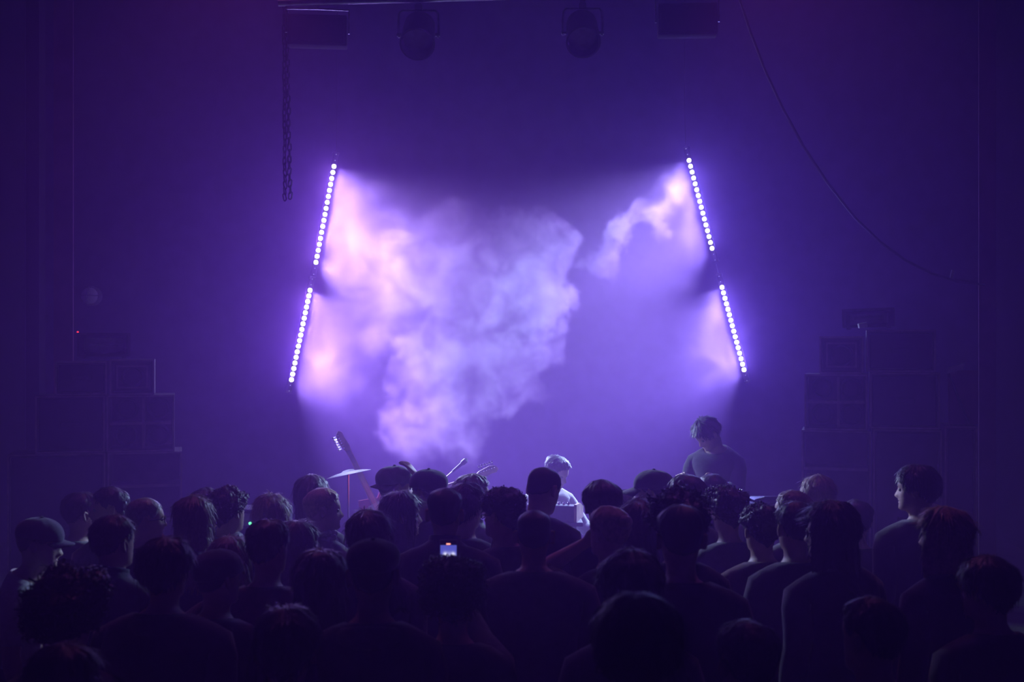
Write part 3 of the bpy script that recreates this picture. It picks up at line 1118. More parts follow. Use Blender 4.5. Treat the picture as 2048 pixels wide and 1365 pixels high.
P_(1523, 1010, 391, 'person with short crimped hair, beside the fade haircut', ('curly', 'dark'), thick=.022, look=-14, top='maroon', head=0.98)
P_(1586, 981, 352, 'person with a rosy lit brow and nose, profile to the left', ('short', 'light'), look=-66, thick=.014, top='charcoal')
P_(1591, 1002, 416, 'person with a tight fade haircut and pink lit collar', ('short', 'dark'), thick=.020, top='black', look=-12)
P_(1662, 1003, 449, 'person in glasses with long dark hair, profile to the left', ('long', 'dark'), look=-68, turn=-25, glasses=True, length=.16, thick=.036, top='black', build=1.1, head=0.96)
P_(1636, 950, 318, 'person with hazy fair hair in front of the right cabinets', ('bob', 'light'), female=True, length=.05, look=-25, top='grey')
P_(1712, 1000, 334, 'person almost lost in shade beside the right cabinets', ('short', 'dark'), look=-15, top='black')
P_(1836, 929, 372, 'tall person in black with a lit ear and cheek, looking left', ('mop', 'dark'), look=-58, turn=-10, top='black', build=1.1, thick=.024)
P_(1978, 1112, 520, 'person nearly black in the shade at the right edge', ('mop', 'dark'), look=-30, top='black', thick=.02)
P_(1892, 1014, 480, 'person with long blond hair edged pink, at the right edge', ('long', 'blond'), female=True, length=.22, look=-52, thick=.024, top='black', head=0.92)

# ------------------------------------------------------------------ performers
P_(1113, 911, 250, 'performer in a white shirt playing keys, face lit on one side', ('short', 'dark'), look=128, turn=150, nod=14, lean=12, top='white', skin=0,
   arms={1: ((.35, .45, -.8), (-.25, .95, -.05)), -1: ((-.45, .45, -.8), (.1, .95, -.05))}, floor=STAGE_Z, group='performers on the stage', seat=True)
PLAYER = person.body
st_ = empty('stool', PLAYER.location)
tag(st_, 'low round stool under the seated keyboard performer', 'stool')
mb = MB()
mb.lathe([(.15, .300), (.165, .310), (.168, .325), (.150, .338), (.02, .342)], 24)
mb.build('seat', M['black'], st_, smooth=True)
for k in range(4):
    a = PI / 4 + PI / 2 * k
    mb = MB()
    mb.tube([(.10 * math.cos(a), .10 * math.sin(a), .302), (.15 * math.cos(a), .15 * math.sin(a), .008)], .012, 8)
    mb.build('leg', M['steel'], st_, smooth=True)
P_(1414, 833, 250, 'performer standing with head bowed over a table, dark shirt', ('mop', 'dark'), look=-112, turn=-150, nod=34, lean=8, top='black', thick=.022, mess=1.3,
   arms={1: ('to', (.16, .15, -.37), (.4, -.4, -1)), -1: ('to', (-.16, .15, -.37), (-.4, -.4, -1))}, floor=STAGE_Z, group='performers on the stage')

# ------------------------------------------------------------------ the lit phone
fig, body, Rz = PHONE_HOLDER
ph = empty('smartphone', at(897, 1112, F / 540 + .36))
tag(ph, 'lit phone held upright, its screen showing a filmed view of the show', 'phone')
PW_, PH_ = .0715, .150
b = MB()
b.box((-PW_ / 2, -.004, -PH_ + .065), (PW_ / 2, .004, .065), bev=.0035)
b.build('phone_body', M['grey'], ph, smooth=True)
sm = bpy.data.materials.new('phone_screen')
sm.use_nodes = True
nt = sm.node_tree
nt.nodes.clear()
N, Lk = nt.nodes, nt.links
e = N.new('ShaderNodeEmission')
u = N.new('ShaderNodeOutputMaterial')
Lk.new(e.outputs[0], u.inputs[0])
tc = N.new('ShaderNodeTexCoord')
sp = N.new('ShaderNodeSeparateXYZ')
Lk.new(tc.outputs['Object'], sp.inputs[0])


def mth(nt, op, a, b=None, c=None):
    n = nt.nodes.new('ShaderNodeMath')
    n.operation = op
    for i, v in enumerate((a, b, c)):
        if v is None:
            continue
        if isinstance(v, (int, float)):
            n.inputs[i].default_value = v
        else:
            nt.links.new(v, n.inputs[i])
    return n.outputs[0]


def spotmask(x0, z0, rx, rz):
    dx = mth(nt, 'DIVIDE', mth(nt, 'SUBTRACT', sp.outputs[0], x0), rx)
    dz = mth(nt, 'DIVIDE', mth(nt, 'SUBTRACT', sp.outputs[2], z0), rz)
    r2 = mth(nt, 'ADD', mth(nt, 'MULTIPLY', dx, dx), mth(nt, 'MULTIPLY', dz, dz))
    return mth(nt, 'POWER', 2.718, mth(nt, 'MULTIPLY', r2, -1))


g = mth(nt, 'ADD', mth(nt, 'ADD', spotmask(-.0135, .0035, .0065, .010), spotmask(.0195, .0045, .0065, .009)), mth(nt, 'MULTIPLY', spotmask(.003, .002, .02, .012), .45))
mx = N.new('ShaderNodeMix')
mx.data_type = 'RGBA'
mx.inputs[6].default_value = (.09, .09, .60, 1)
mx.inputs[7].default_value = (1.0, .92, 1.4, 1)
Lk.new(mth(nt, 'MINIMUM', g, 1.0), mx.inputs[0])
Lk.new(mx.outputs[2], e.inputs[0])
e.inputs[1].default_value = 1.0
sm.cycles.emission_sampling = 'NONE'
b = MB()
b.box((-.0325, -.0052, -.080), (.0325, -.0042, .043))
b.build('screen', sm, ph)
b = MB()
b.box((-.0325, -.0050, .043), (.0325, -.0041, .062))
b.build('screen_bar', M['black'], ph)
b = MB()
b.box((-.0085, -.0056, .0445), (.0085, -.0048, .0505), bev=.0004)
pill = b.build('recording_badge', emitter('recording_red', (1.0, .16, .10), 1.6), ph)
b = MB()
for i in range(6):
    b.box((-.0068 + i * .0024, -.0060, .0460), (-.0054 + i * .0024, -.0055, .0490))
o = b.build('timer_digits', emitter('timer_white', (1, .85, .8), 1.6), pill)
o['kind'] = 'stuff'

# ------------------------------------------------------------------ LED battens
lens_mesh = None
for a, b_, d, s, n, tier in BATTENS:
    A, B = at(*a, d), at(*b_, d)
    u_ = (B - A).normalized()
    step = (B - A).length / (n - 1)
    root = empty('led_batten', (A + B) / 2)
    side = 'left' if s > 0 else 'right'
    tag(root, '%s of the two lit LED battens leaning on the %s of the stage' % (tier, side), 'stage light', 'led battens beside the stage')
    zax = Vector((.35 * s, -1, -.1))
    zax = (zax - u_ * zax.dot(u_)).normalized()
    xax = u_.cross(zax)
    R = Matrix((xax, u_, zax)).transposed().to_4x4()
    hl = (B - A).length / 2 + step * 2.2
    mb = MB()
    mb.box((-.026, -hl, -.075), (.026, hl, -.006), 0, R, .006)
    mb.build('housing', M['black'], root, smooth=True)
    for e_ in (-1, 1):
        mb = MB()
        mb.box((-.030, e_ * hl - .012, -.080), (.030, e_ * hl + .012, .002), 0, R, .004)
        mb.build('end_cap', M['black'], root)
    if lens_mesh is None:
        mb = MB()
        mb.lathe([(.022, -.010), (.023, .0), (.0205, .010), (.0155, .0165), (.0075, .0205), (.002, .022)], 14)
        lens_mesh = mb.build('lens', M['led'], root, smooth=True)
        lens_me = lens_mesh.data
        dim_me = lens_me.copy()
        dim_me.materials.clear()
        dim_me.materials.append(M['led_dim'])
        bpy.data.objects.remove(lens_mesh)
    for k in range(-2, n + 2):
        lit = 0 <= k < n
        o = link('lens', lens_me if lit else dim_me, None, root)
        o.matrix_local = Matrix.Translation(u_ * (-(B - A).length / 2 + k * step)) @ R @ Matrix.Diagonal((1, 1, 1, 1) if lit else (.22, .22, .22, 1))
    # wire slings up to the roof beam, and the bracket that carries the next batten
    mb = MB()
    if tier == 'upper':
        p = -u_ * hl
        mb.tube([p, p + Vector((0, .05, .4)), Vector((p.x, .06, 6.5 - root.location.z))], .004, 6)
        mb.build('suspension_wire', M['black'], root)
    else:
        p = -u_ * hl
        nxt = [q for q in BATTENS if q[3] == s and q[5] == 'upper'][0]
        q = at(*nxt[1], nxt[2]) - root.location
        q = q + (at(*nxt[1], nxt[2]) - at(*nxt[0], nxt[2])).normalized() * .172
        p = p - u_ * .016
        mb.tube([p, q + (p - q) * .5, q], .005, 6)
        mb.build('suspension_wire', M['black'], root)

# ------------------------------------------------------------------ rig above the crowd
mb = MB()
mb.tube([at(556, 5, 7.75), at(860, -3, 7.9), at(1500, -22, 8.15)], .026, 12)
pipe = mb.build('lighting_pipe', M['steel'], smooth=True)
tag(pipe, 'steel lighting pipe crossing the top edge of the picture', 'pipe')
for k, t in enumerate((.05, .95)):
    p = at(556, 5, 7.75).lerp(at(1500, -22, 8.15), t)
    mb = MB()
    mb.tube([p + Vector((0, 0, .02)), Vector((p.x, p.y, 6.495))], .012, 8)
    mb.build('drop_rod', M['steel']).parent = pipe
for (px, py), d in PARS:
    c = at(px, py, d)
    rt = empty('par_can', c)
    tag(rt, 'dark par can with curved yoke, %s of the pair under the pipe' % ('left' if px < 1000 else 'right'), 'stage light', 'par cans on the pipe')
    T = TR((0, 0, 0), rx=math.radians(-48)) @ TR(rx=PI)
    mb = MB()
    mb.lathe([(.098, -.145), (.108, -.14), (.112, -.06), (.116, .02), (.116, .12), (.122, .125), (.122, .14), (.110, .14), (.104, .05), (.100, .04)], 24, 0, T)
    mb.build('can', M['black'], rt, smooth=True)
    mb = MB()
    mb.lathe([(.104, .045), (.103, .058), (.07, .066), (.002, .07)], 20, 0, T)
    mb.build('lens', M['glass'], rt, smooth=True)
    mb = MB()
    mb.lathe([(.05, -.19), (.07, -.185), (.09, -.145)], 16, 0, T)
    mb.build('rear_cap', M['black'], rt, smooth=True)
    mb = MB()
    mb.tube([(-.135, 0, -.02), (-.140, 0, .06), (-.135, 0, .150), (-.118, 0, .170), (0, 0, .172), (.118, 0, .170), (.135, 0, .150), (.140, 0, .06), (.135, 0, -.02)], .008, 8)
    mb.tube([(-.15, 0, 0), (-.11, 0, 0)], .014, 8)
    mb.tube([(.15, 0, 0), (.11, 0, 0)], .014, 8)
    mb.build('yoke', M['steel'], rt, smooth=True)
    mb = MB()
    pz = at(px, 5 - (px - 556) / 944 * 27 + 1, 7.75 + (px - 556) / 944 * .4).z - c.z - .030
    mb.box((-.025, -.02, .168), (.025, .02, .21), bev=.005)
    mb.box((-.018, -.03, .205), (.018, .03, pz), bev=.005)
    mb.build('clamp', M['black'], rt, smooth=True)
for (px, py, w_, h_, d, rz, word) in ((634, 59, 118, 62, 8.0, .10, 'left'), (1376, 37, 119, 64, 8.1, -.06, 'right')):
    c = at(px, py, d)
    s_ = F / d
    w, h = w_ / s_ / 2, h_ / s_ / 2
    rt = empty('floodlight', c, rz)
    tag(rt, 'flat dark rectangular floodlight under the roof, above the %s batten' % word, 'stage light', 'rectangular floodlights')
    mb = MB()
    mb.box((-w, 0, -h), (w, .12, h), bev=.01)
    for i in range(7):
        x = -w + .03 + (2 * w - .06) * i / 6
        mb.box((x - .004, .118, -h + .02), (x + .004, .15, h - .02))
    mb.build('housing', M['matte'], rt, smooth=True)
    mb = MB()
    mb.box((-w + .02, -.006, -h + .02), (w - .02, .004, h - .02), bev=.002)
    mb.build('front_glass', M['matte'], rt)
    mb = MB()
    mb.tube([(-w - .012, .06, -.01), (-w - .014, .06, h + .05), (0, .06, h + .055), (w + .014, .06, h + .05), (w + .012, .06, -.01)], .008, 8)
    mb.tube([(0, .06, h + .05), (0, .06, 6.5 - c.z)], .012, 8)
    mb.build('yoke', M['steel'], rt, smooth=True)

# hoist chain: two falls of links, each link a part
top_, bot_ = at(566, -330, 8.2), at(575, 400, 8.2)
chain = empty('hoist_chain', bot_)
tag(chain, 'dark steel hoist chain hanging from the roof left of the upper batten', 'chain')
mb = MB()
vs, fs = [], []
for i in range(10):
    a = 2 * PI * i / 10
    cx, cz = .0125 * math.cos(a), .0175 * math.sin(a) + (.0105 if math.sin(a) > 0 else -.0105)
    ox, oz = math.cos(a), math.sin(a)
    for q in range(4):
        t = 2 * PI * q / 4
        vs.append((cx + ox * .0058 * math.cos(t), .0058 * math.sin(t), cz + oz * .0058 * math.cos(t)))
for i in range(10):
    for q in range(4):
        fs.append((i * 4 + q, ((i + 1) % 10) * 4 + q, ((i + 1) % 10) * 4 + (q + 1) % 4, i * 4 + (q + 1) % 4))
link_me = bpy.data.meshes.new('link')
link_me.from_pydata(vs, [], fs)
link_me.materials.append(M['black'])
up = (top_ - bot_)
nl = 90
for fall in (-1, 1):
    for i in range(nl):
        t = i * .0435
        if t > up.length:
            break
        o = link('link', link_me, None, chain)
        sway = .007 * math.sin(i * .9 + fall)
        spread = .019 * max(.35, 1 - i * .02)
        o.location = up.normalized() * (t + (.012 if fall > 0 else 0)) + Vector((fall * spread + sway * .4, 0, .02))
        o.rotation_euler = (0, (fall * .18 if i < 6 else .05), (PI / 2 if i % 2 else 0) + fall * .4)

# sagging cable from the roof down to the right post
pts = [(1462, -75, 8.3), (1480, 0, 8.35), (1500, 62, 8.4), (1530, 140, 8.45), (1562, 210, 8.55), (1605, 290, 8.65), (1655, 366, 8.8), (1710, 436, 8.95), (1760, 484, 9.1), (1810, 520, 9.25), (1862, 547, 9.4), (1915, 563, 9.55), (1968, 570, 9.74)]
p3 = [at(*p) for p in pts]
p3 = [Vector((p3[0].x - .25, p3[0].y, 6.5))] + p3
mb = MB()
mb.tube(p3, .011, 8)
tag(mb.build('hanging_cable', M['black'], smooth=True), 'thick black cable sagging from the roof to the right post', 'cable')
mb = MB()
c = at(1905, 549, 9.5)
mb.box((-.018, -.003, -.035), (.018, .003, .035), 0, TR(c, ry=.25, rz=.3), .002)
tag(mb.build('cable_tag', M['paper']), 'small pale tag hung on the sagging cable', 'tag')


# ------------------------------------------------------------------ speaker cabinets
TOE = {'left': .285, 'right': -.285}


def bank_point(side, px, push=0.0):
    """where the sight line of a pixel column meets the front of the toed-in left or right bank"""
    t = math.tan(TOE[side])
    x0, y0 = (-2.62, 9.25) if side == 'left' else (2.36, 9.25)
    k = (px - 1024) / F
    y = (y0 + push - x0 * t) / (1 - k * t)
    return Vector((k * y, y, 0))


def cabinet(px0, px1, py0, py1, side, label, style='plain', depth=.45, bottom=None, group='stacked speaker cabinets', push=0.0):
    a, b = bank_point(side, px0, push), bank_point(side, px1, push)
    c = (a + b) / 2
    w = (b - a).length / 2
    rz = TOE[side]
    z0 = at(0, py1, c.y).z if bottom is None else bottom
    h = at(0, py0, c.y).z - z0
    rt = empty('speaker_cabinet', (c.x, c.y, z0), rz)
    tag(rt, label, 'speaker', group)
    t = .022
    mb = MB()
    mb.box((-w, 0, 0), (-w + t, depth, h), 0, None, .003)
    mb.box((w - t, 0, 0), (w, depth, h), 0, None, .003)
    mb.box((-w + t, 0, h - t), (w - t, depth, h))
    mb.box((-w + t, 0, 0), (w - t, depth, t))
    mb.box((-w + t, depth - t, t), (w - t, depth, h - t))
    mb.build('cabinet_shell', M['ply'], rt)
    # edges of the plywood front, their lit lines put into a pale colour
    mb = MB()
    for lo, hi in (((-w, -.006, 0), (-w + t * .6, .001, h)), ((w - t * .6, -.006, 0), (w, .001, h)), ((-w, -.006, h - t * .6), (w, .001, h)), ((-w, -.006, 0), (w, .001, t * .6))):
        mb.box(lo, hi)
    mb.build('front_frame', M['edge'], rt)
    if style == 'cross':
        x = .02
        mb = MB()
        mb.box((x - .011, .01, t), (x + .011, depth * .55, h - t))
        mb.build('upright_divider', M['edge'], rt)
        mb = MB()
        mb.box((-w + t, .012, h * .5 - .011), (w - t, depth * .55, h * .5 + .011))
        mb.build('level_divider', M['edge'], rt)
        for i in (-1, 1):
            for j in (0, 1):
                mb = MB()
                cx, cz, rr = x + i * (w - t) * .52 - x * .5, h * (.26 + .48 * j), min(w * .42, h * .2)
                mb.lathe([(rr, 0), (rr * .95, .012), (rr * .8, .016), (rr * .35, -.05), (.02, -.055), (.018, -.03), (.004, -.025)], 18, 0, TR((cx, depth * .52, cz), rx=PI / 2))
                mb.build('driver', M['cone'], rt, smooth=True)
    elif style == 'frame':
        mb = MB()
        q = .05
        for lo, hi in (((-w + q, .02, q), (-w + q + .014, .06, h - q)), ((w - q - .014, .02, q), (w - q, .06, h - q)), ((-w + q, .02, h - q - .014), (w - q, .06, h - q)), ((-w + q, .02, q), (w - q, .06, q + .014))):
            mb.box(lo, hi)
        mb.build('inner_frame', M['edge'], rt)
        rr = min(w, h / 2) * .62
        mb = MB()
        mb.lathe([(rr, 0), (rr * .96, .014), (rr * .84, .018), (rr * .35, -.06), (.03, -.066), (.028, -.04), (.004, -.03)], 22, 0, TR((0, .12, h / 2), rx=PI / 2))
        mb.build('driver', M['cone'], rt, smooth=True)
    elif style == 'shelves':
        for fz, x0, x1 in (lambda H: [(f_, a_, b_) for f_, a_, b_ in H])([(.56, -w + t, w - t), (.78, -w + t, w - t)]):
            mb = MB()
            mb.box((x0, .015, h * fz - .012), (x1, depth * .7, h * fz + .012))
            mb.build('shelf', M['edge'], rt)
        rr = min(w * .7, h * .22)
        mb = MB()
        mb.lathe([(rr, 0), (rr * .96, .02), (rr * .85, .024), (rr * .35, -.08), (.04, -.09), (.036, -.05), (.004, -.045)], 24, 0, TR((0, depth * .6, h * .27), rx=PI / 2))
        mb.build('driver', M['cone'], rt, smooth=True)
    else:
        mb = MB()
        mb.box((-w + t * 1.2, .02, t * 1.2), (w - t * 1.2, .035, h - t * 1.2), 0, None, .006)
        mb.build('grille', M['black'], rt)
        mb = MB()
        mb.box((-.075, -.004, h * .5 - .02), (.075, .022, h * .5 + .02), 0, None, .006)
        mb.build('badge_bar', M['black'], rt)
    return rt


L_, R_ = 9.2, 9.2
cabinet(215, 364, 905, 0, 'left', 'tall bass cabinet with shelves, foot of the left stack nearest the stage', 'shelves', bottom=STAGE_Z)
cabinet(14, 211, 908, 0, 'left', 'wide dark bass cabinet at the foot of the left stack, by the left wall', bottom=STAGE_Z)
cabinet(213, 349, 791, 904.2, 'left', 'open cabinet with a cross shaped divider in the left stack', 'cross')
cabinet(70, 210, 792, 906.5, 'left', 'dark grilled cabinet beside the cross divided one, left stack')
cabinet(219, 309, 719, 790.0, 'left', 'small double framed cabinet on top of the left stack', 'frame', .35)
cabinet(110, 214, 723, 790.8, 'left', 'dark cabinet carrying the work lamp, left stack', 'plain', .35)
cabinet(1603, 1742, 862, 0, 'right', 'tall bass cabinet with shelves, foot of the right stack nearest the stage', 'shelves', bottom=STAGE_Z)
cabinet(1746, 1884, 860, 0, 'right', 'dark bass cabinet in the middle of the right stack foot', bottom=STAGE_Z)
cabinet(1889, 1955, 853, 0, 'right', 'narrow dark cabinet under the reddish panel at the right', bottom=STAGE_Z)
cabinet(1609, 1735, 749, 861.2, 'right', 'open cabinet with a cross shaped divider in the right stack', 'cross')
cabinet(1740, 1880, 746, 858.6, 'right', 'dark grilled cabinet beside the cross divided one, right stack')
cabinet(1639, 1727, 673, 748.2, 'right', 'small double framed cabinet on top of the right stack', 'frame', .35)
cabinet(1733, 1872, 660, 744.6, 'right', 'wide dark cabinet at the top of the right stack', 'plain', .35)


def work_lamp(px0, px1, py0, py1, d, label, tilt, red):
    s = F / d
    c = at((px0 + px1) / 2, py1, d) + Vector((0, 0, .004))
    w, h = (px1 - px0) / s / 2, (py1 - py0) / s
    rt = empty('work_lamp', c)
    rt.rotation_euler = (0, tilt, .36 if px0 < 1024 else -.36)
    tag(rt, label, 'lamp', 'lamps on top of the cabinets')
    mb = MB()
    t = .02
    mb.box((-w, 0, .015), (-w + t, .16, h))
    mb.box((w - t, 0, .015), (w, .16, h))
    mb.box((-w, 0, h - t), (w, .16, h))
    mb.box((-w, 0, .015), (w, .16, .015 + t))
    mb.box((-w, .14, .015), (w, .17, h))
    for x in (-w + .03, w - .06):
        mb.box((x, .02, 0), (x + .03, .14, .016))
    mb.build('housing', M['black'], rt)
    mb = MB()
    mb.prism([(-w + .05, h * .25), (.0, h * .18), (w - .05, h * .3), (w - .05, h - .04), (-w + .05, h - .04)], .10, .13)
    mb.build('reflector', M['glass'], rt)
    mb = MB()
    mb.tube([(-w * .55, .07, h * .55), (w * .55, .07, h * .55)], .010, 8)
    mb.build('lamp_tube', M['glass'], rt, smooth=True)
    if red:
        mb = MB()
        mb.lathe([(.008, 0), (.008, .008), (.002, .012)], 10, 0, TR((-w + .004, -.0, h + .0), rx=0))
        mb.build('indicator', M['led_red'], rt)
    return rt


work_lamp(158, 258, 667, 718.4, 9.12, 'boxy work lamp with a red indicator on the left stack', 0, True)
work_lamp(1687, 1786, 618, 659.0, 9.20, 'boxy lamp tilted a little on top of the right stack', -.03, False)
mb = MB()
c = at(1726, 651, 9.13)
mb.box((-.035, -.01, -.02), (.035, .03, .02), 0, TR(c, ry=-.2), .006)
tag(mb.build('cable_socket', M['paper']), 'small pale socket box leaning in the tilted lamp on the right stack', 'socket')

# round bulkhead lamp on the back wall
c = at(180, 592, 12.5)
rt = empty('bulkhead_lamp', c)
tag(rt, 'round unlit bulkhead lamp on the wall above the left stack', 'lamp')
T = TR(rx=PI / 2)
mb = MB()
mb.lathe([(.105, -.09), (.11, -.02), (.105, .005), (.094, .012)], 24, 0, T)
mb.build('base_ring', M['grey'], rt, smooth=True)
mb = MB()
mb.lathe([(.094, .0), (.088, .03), (.066, .058), (.035, .072), (.003, .077)], 24, 0, T)
mb.build('dome', M['paper'], rt, smooth=True)
for a in (0, PI / 2):
    mb = MB()
    mb.tube([(.1 * math.cos(q) * math.cos(a) , -.012 - .078 * math.sin(q), .1 * math.cos(q) * math.sin(a)) for q in [PI * i / 10 for i in range(11)]], .005, 6)
    mb.build('guard_bar', M['grey'], rt, smooth=True)

# reddish panel, paper and leaning rod above the narrow right cabinet
PD = bank_point('right', 1922).y
pz = at(0, 853, PD).z + .003
c0, c1 = at(1898, 852.4, PD + .2), at(1957, 741, PD + .2)
o = part_box('plywood_panel', (c0.x, PD + .2, pz), (c1.x, PD + .22, c1.z), M['board'], None, .003)
tag(o, 'reddish plywood panel standing on the narrow right cabinet', 'panel')
p0, p1 = at(1937, 851.2, PD + .06), at(1898, 748, PD + .17)
p0.z = pz + .012
mb = MB()
mb.tube([p0, p1], .011, 8)
mb.tube([p0 + (p1 - p0) * .02, p0 + (p1 - p0) * .12], .016, 8)
tag(mb.build('leaning_rod', M['black'], smooth=True), 'dark rod leaning across the reddish panel', 'rod')
c = at(1910, 739, PD + .155)
mb = MB()
mb.prism([(-.066, -.038), (.042, .0), (.062, .045), (-.052, .018)], -.002, .002, 0, TR(c))
mb.prism([(.042, .0), (.060, .002), (.078, .042), (.062, .045)], -.002, .03, 0, TR(c))
tag(mb.build('folded_paper', M['paper']), 'folded white paper stuck at the top of the leaning rod', 'paper')

# ------------------------------------------------------------------ instruments and tables on the stage


def table(px0, px1, py, d, depth, label):
    s = F / d
    a, b = at(px0, py, d), at(px1, py, d)
    rt = empty('folding_table', ((a.x + b.x) / 2, d + depth / 2, STAGE_Z))
    tag(rt, label, 'table')
    w = (b.x - a.x) / 2
    h = a.z - STAGE_Z
    mb = MB()
    mb.box((-w, -depth / 2, h - .03), (w, depth / 2, h), bev=.004)
    mb.build('tabletop', M['grey'], rt)
    for sx in (-1, 1):
        for sy in (-1, 1):
            mb = MB()
            mb.tube([(sx * (w - .06), sy * (depth / 2 - .05), 0), (sx * (w - .06), sy * (depth / 2 - .05), h - .03)], .014, 8)
            mb.build('leg', M['steel'], rt, smooth=True)
    return rt, h + STAGE_Z, (a.x + b.x) / 2, d + depth / 2


# synthesizer with a pale wooden end cheek, on a table, and a second unit below
rt, tz, tx, ty = table(1010, 1166, 1046, 8.45, .5, 'folding table carrying the synthesizer at stage centre')


def synth(name, loc, w, dep, h, label, rz, keys=True):
    rt = empty(name, loc, rz)
    tag(rt, label, 'synthesizer')
    mb = MB()
    mb.prism([(0, 0), (dep, 0), (dep, h), (dep * .45, h * .92), (0, h * .55)], -w, w, 0, Matrix(((0, 1, 0, 0), (1, 0, 0, -dep / 2), (0, 0, 1, 0), (0, 0, 0, 1))))
    mb.build('case', M['grey'], rt)
    for sx in (-1, 1):
        mb = MB()
        mb.prism([(-.01, -.004), (dep + .01, -.004), (dep + .01, h + .012), (dep * .45, h + .004), (-.01, h * .66)], sx * w - (0 if sx > 0 else .02), sx * w + (.02 if sx > 0 else 0), 0, Matrix(((0, 1, 0, 0), (1, 0, 0, -dep / 2), (0, 0, 1, 0), (0, 0, 0, 1))))
        mb.build('end_cheek', M['wood'], rt)
    for i in range(11):
        mb = MB()
        mb.lathe([(.011, 0), (.010, .018), (.007, .022)], 10, 0, TR((-w + .05 + (2 * w - .1) * i / 10, dep * .34, h)))
        mb.build('knob', M['chrome'], rt, smooth=True)
    return rt


sy = synth('synthesizer', (at(1094, 0, 8.65).x, 8.66, tz + .005), .235, .30, .115, 'synthesizer with pale wooden end cheek and shiny knobs on the centre table', PI - .22)

rt, tz2, tx2, ty2 = table(1384, 1590, 1010, 8.35, .5, 'folding table in front of the standing performer')
mx_ = empty('mixing_desk', (at(1436, 0, 8.7).x, 8.62, tz2 + .001))
tag(mx_, 'small mixing desk on the table of the standing performer', 'mixer')
mb = MB()
mb.prism([(0, 0), (.34, 0), (.34, .045), (0, .085)], -.19, .19, 0, Matrix(((0, 1, 0, 0), (1, 0, 0, -.17), (0, 0, 1, 0), (0, 0, 0, 1))))
mb.build('case', M['black'], mx_)
for i in range(6):
    for j in range(3):
        mb = MB()
        mb.lathe([(.009, 0), (.008, .016), (.005, .02)], 8, 0, TR((-.15 + i * .06, -.1 + j * .07, .072 - j * .008)))
        mb.build('knob', M['chrome'], mx_, smooth=True)
lp = empty('laptop', (at(1540, 0, 8.65).x - .02, 8.60, tz2 + .001), .15)
tag(lp, 'thin laptop lying half open at the right end of the performer table', 'laptop')
mb = MB()
mb.box((-.15, -.10, 0), (.15, .11, .014), bev=.004)
mb.build('keyboard_base', M['steel'], lp)
mb = MB()
mb.box((-.15, 0, 0), (.15, .008, .20), 0, TR((0, -.10, .012), rx=math.radians(76)), .003)
mb.build('screen_lid', M['steel'], lp)

# guitars
def guitar(tip, foot, roll, label, m, lean_on=True):
    """headstock tip and body end in the hall"""
    tip, foot = Vector(tip), Vector(foot)
    rt = empty('electric_guitar', foot)
    tag(rt, label, 'guitar', 'guitars on the stage')
    ax = (tip - foot).normalized()
    L = (tip - foot).length
    n = Vector((math.sin(roll), -math.cos(roll), 0))
    n = (n - ax * n.dot(ax)).normalized()
    x = ax.cross(n)
    B = Matrix((x, n, ax)).transposed().to_4x4()
    k = L / .99
    out = []
    prof = [(0, .10), (.03, .145), (.09, .165), (.16, .15), (.22, .118), (.28, .125), (.33, .14), (.38, .12), (.36, .075), (.33, .045)]
    out = [(r * k, z * k) for z, r in prof] + [(-r * .92 * k, z * k) for z, r in reversed(prof[:-2])] 
    mb = MB()
    mb.prism(out, -.022, .022, 0, B)
    mb.build('body', m, rt)
    mb = MB()
    mb.prism([(-.085 * k, .06 * k), (.05 * k, .08 * k), (.075 * k, .30 * k), (-.06 * k, .30 * k)], .022, .025, 0, B)
    mb.build('pickguard', M['ivory'], rt)
    mb = MB()
    mb.prism([(-.028 * k, .30 * k), (.028 * k, .30 * k), (.021 * k, .80 * k), (-.021 * k, .80 * k)], .004, .030, 0, B)
    mb.build('neck', M['maple'], rt)
    mb = MB()
    mb.prism([(-.021 * k, .80 * k), (.021 * k, .80 * k), (.030 * k, .83 * k), (.018 * k, .92 * k), (.020 * k, .965 * k), (-.004 * k, .99 * k), (-.036 * k, .965 * k), (-.046 * k, .92 * k), (-.034 * k, .83 * k)], .002, .018, 0, B)
    mb.build('headstock', M['maple'], rt)
    for i in range(6):
        mb = MB()
        z = (.838 + .023 * i) * k
        mb.lathe([(.006, 0), (.006, .012), (.003, .014)], 8, 0, B @ TR((-.026 * k, .018, z), rx=-PI / 2))
        mb.tube([(-.046 * k, .010, z), (-.064 * k, .010, z)], .003, 6, 0, B)
        mb.lathe([(.004, -.006), (.010, -.003), (.010, .003), (.004, .006)], 8, 0, B @ TR((-.070 * k, .010, z), rx=PI / 2))
        mb.build('tuning_peg', M['chrome'], rt, smooth=True)
    mb = MB()
    for i in range(6):
        xx = (-.016 + .0064 * i) * k
        mb.tube([(xx, .034, .10 * k), (xx * .8, .033, .80 * k)], .0011, 4, 0, B)
    o = mb.build('strings', M['chrome'], rt)
    o['kind'] = 'stuff'
    return rt, B


tipA = at(677, 862, 10.0)
footA = Vector((tipA.x + .42, 8.62, STAGE_Z + .22 + .3))
footA = tipA + (at(712, 933, 10.0) - tipA).normalized() * 1.02
guitar(tipA, footA, .25, 'electric guitar on a stand, headstock curving up through the haze at left', M['sunburst'])


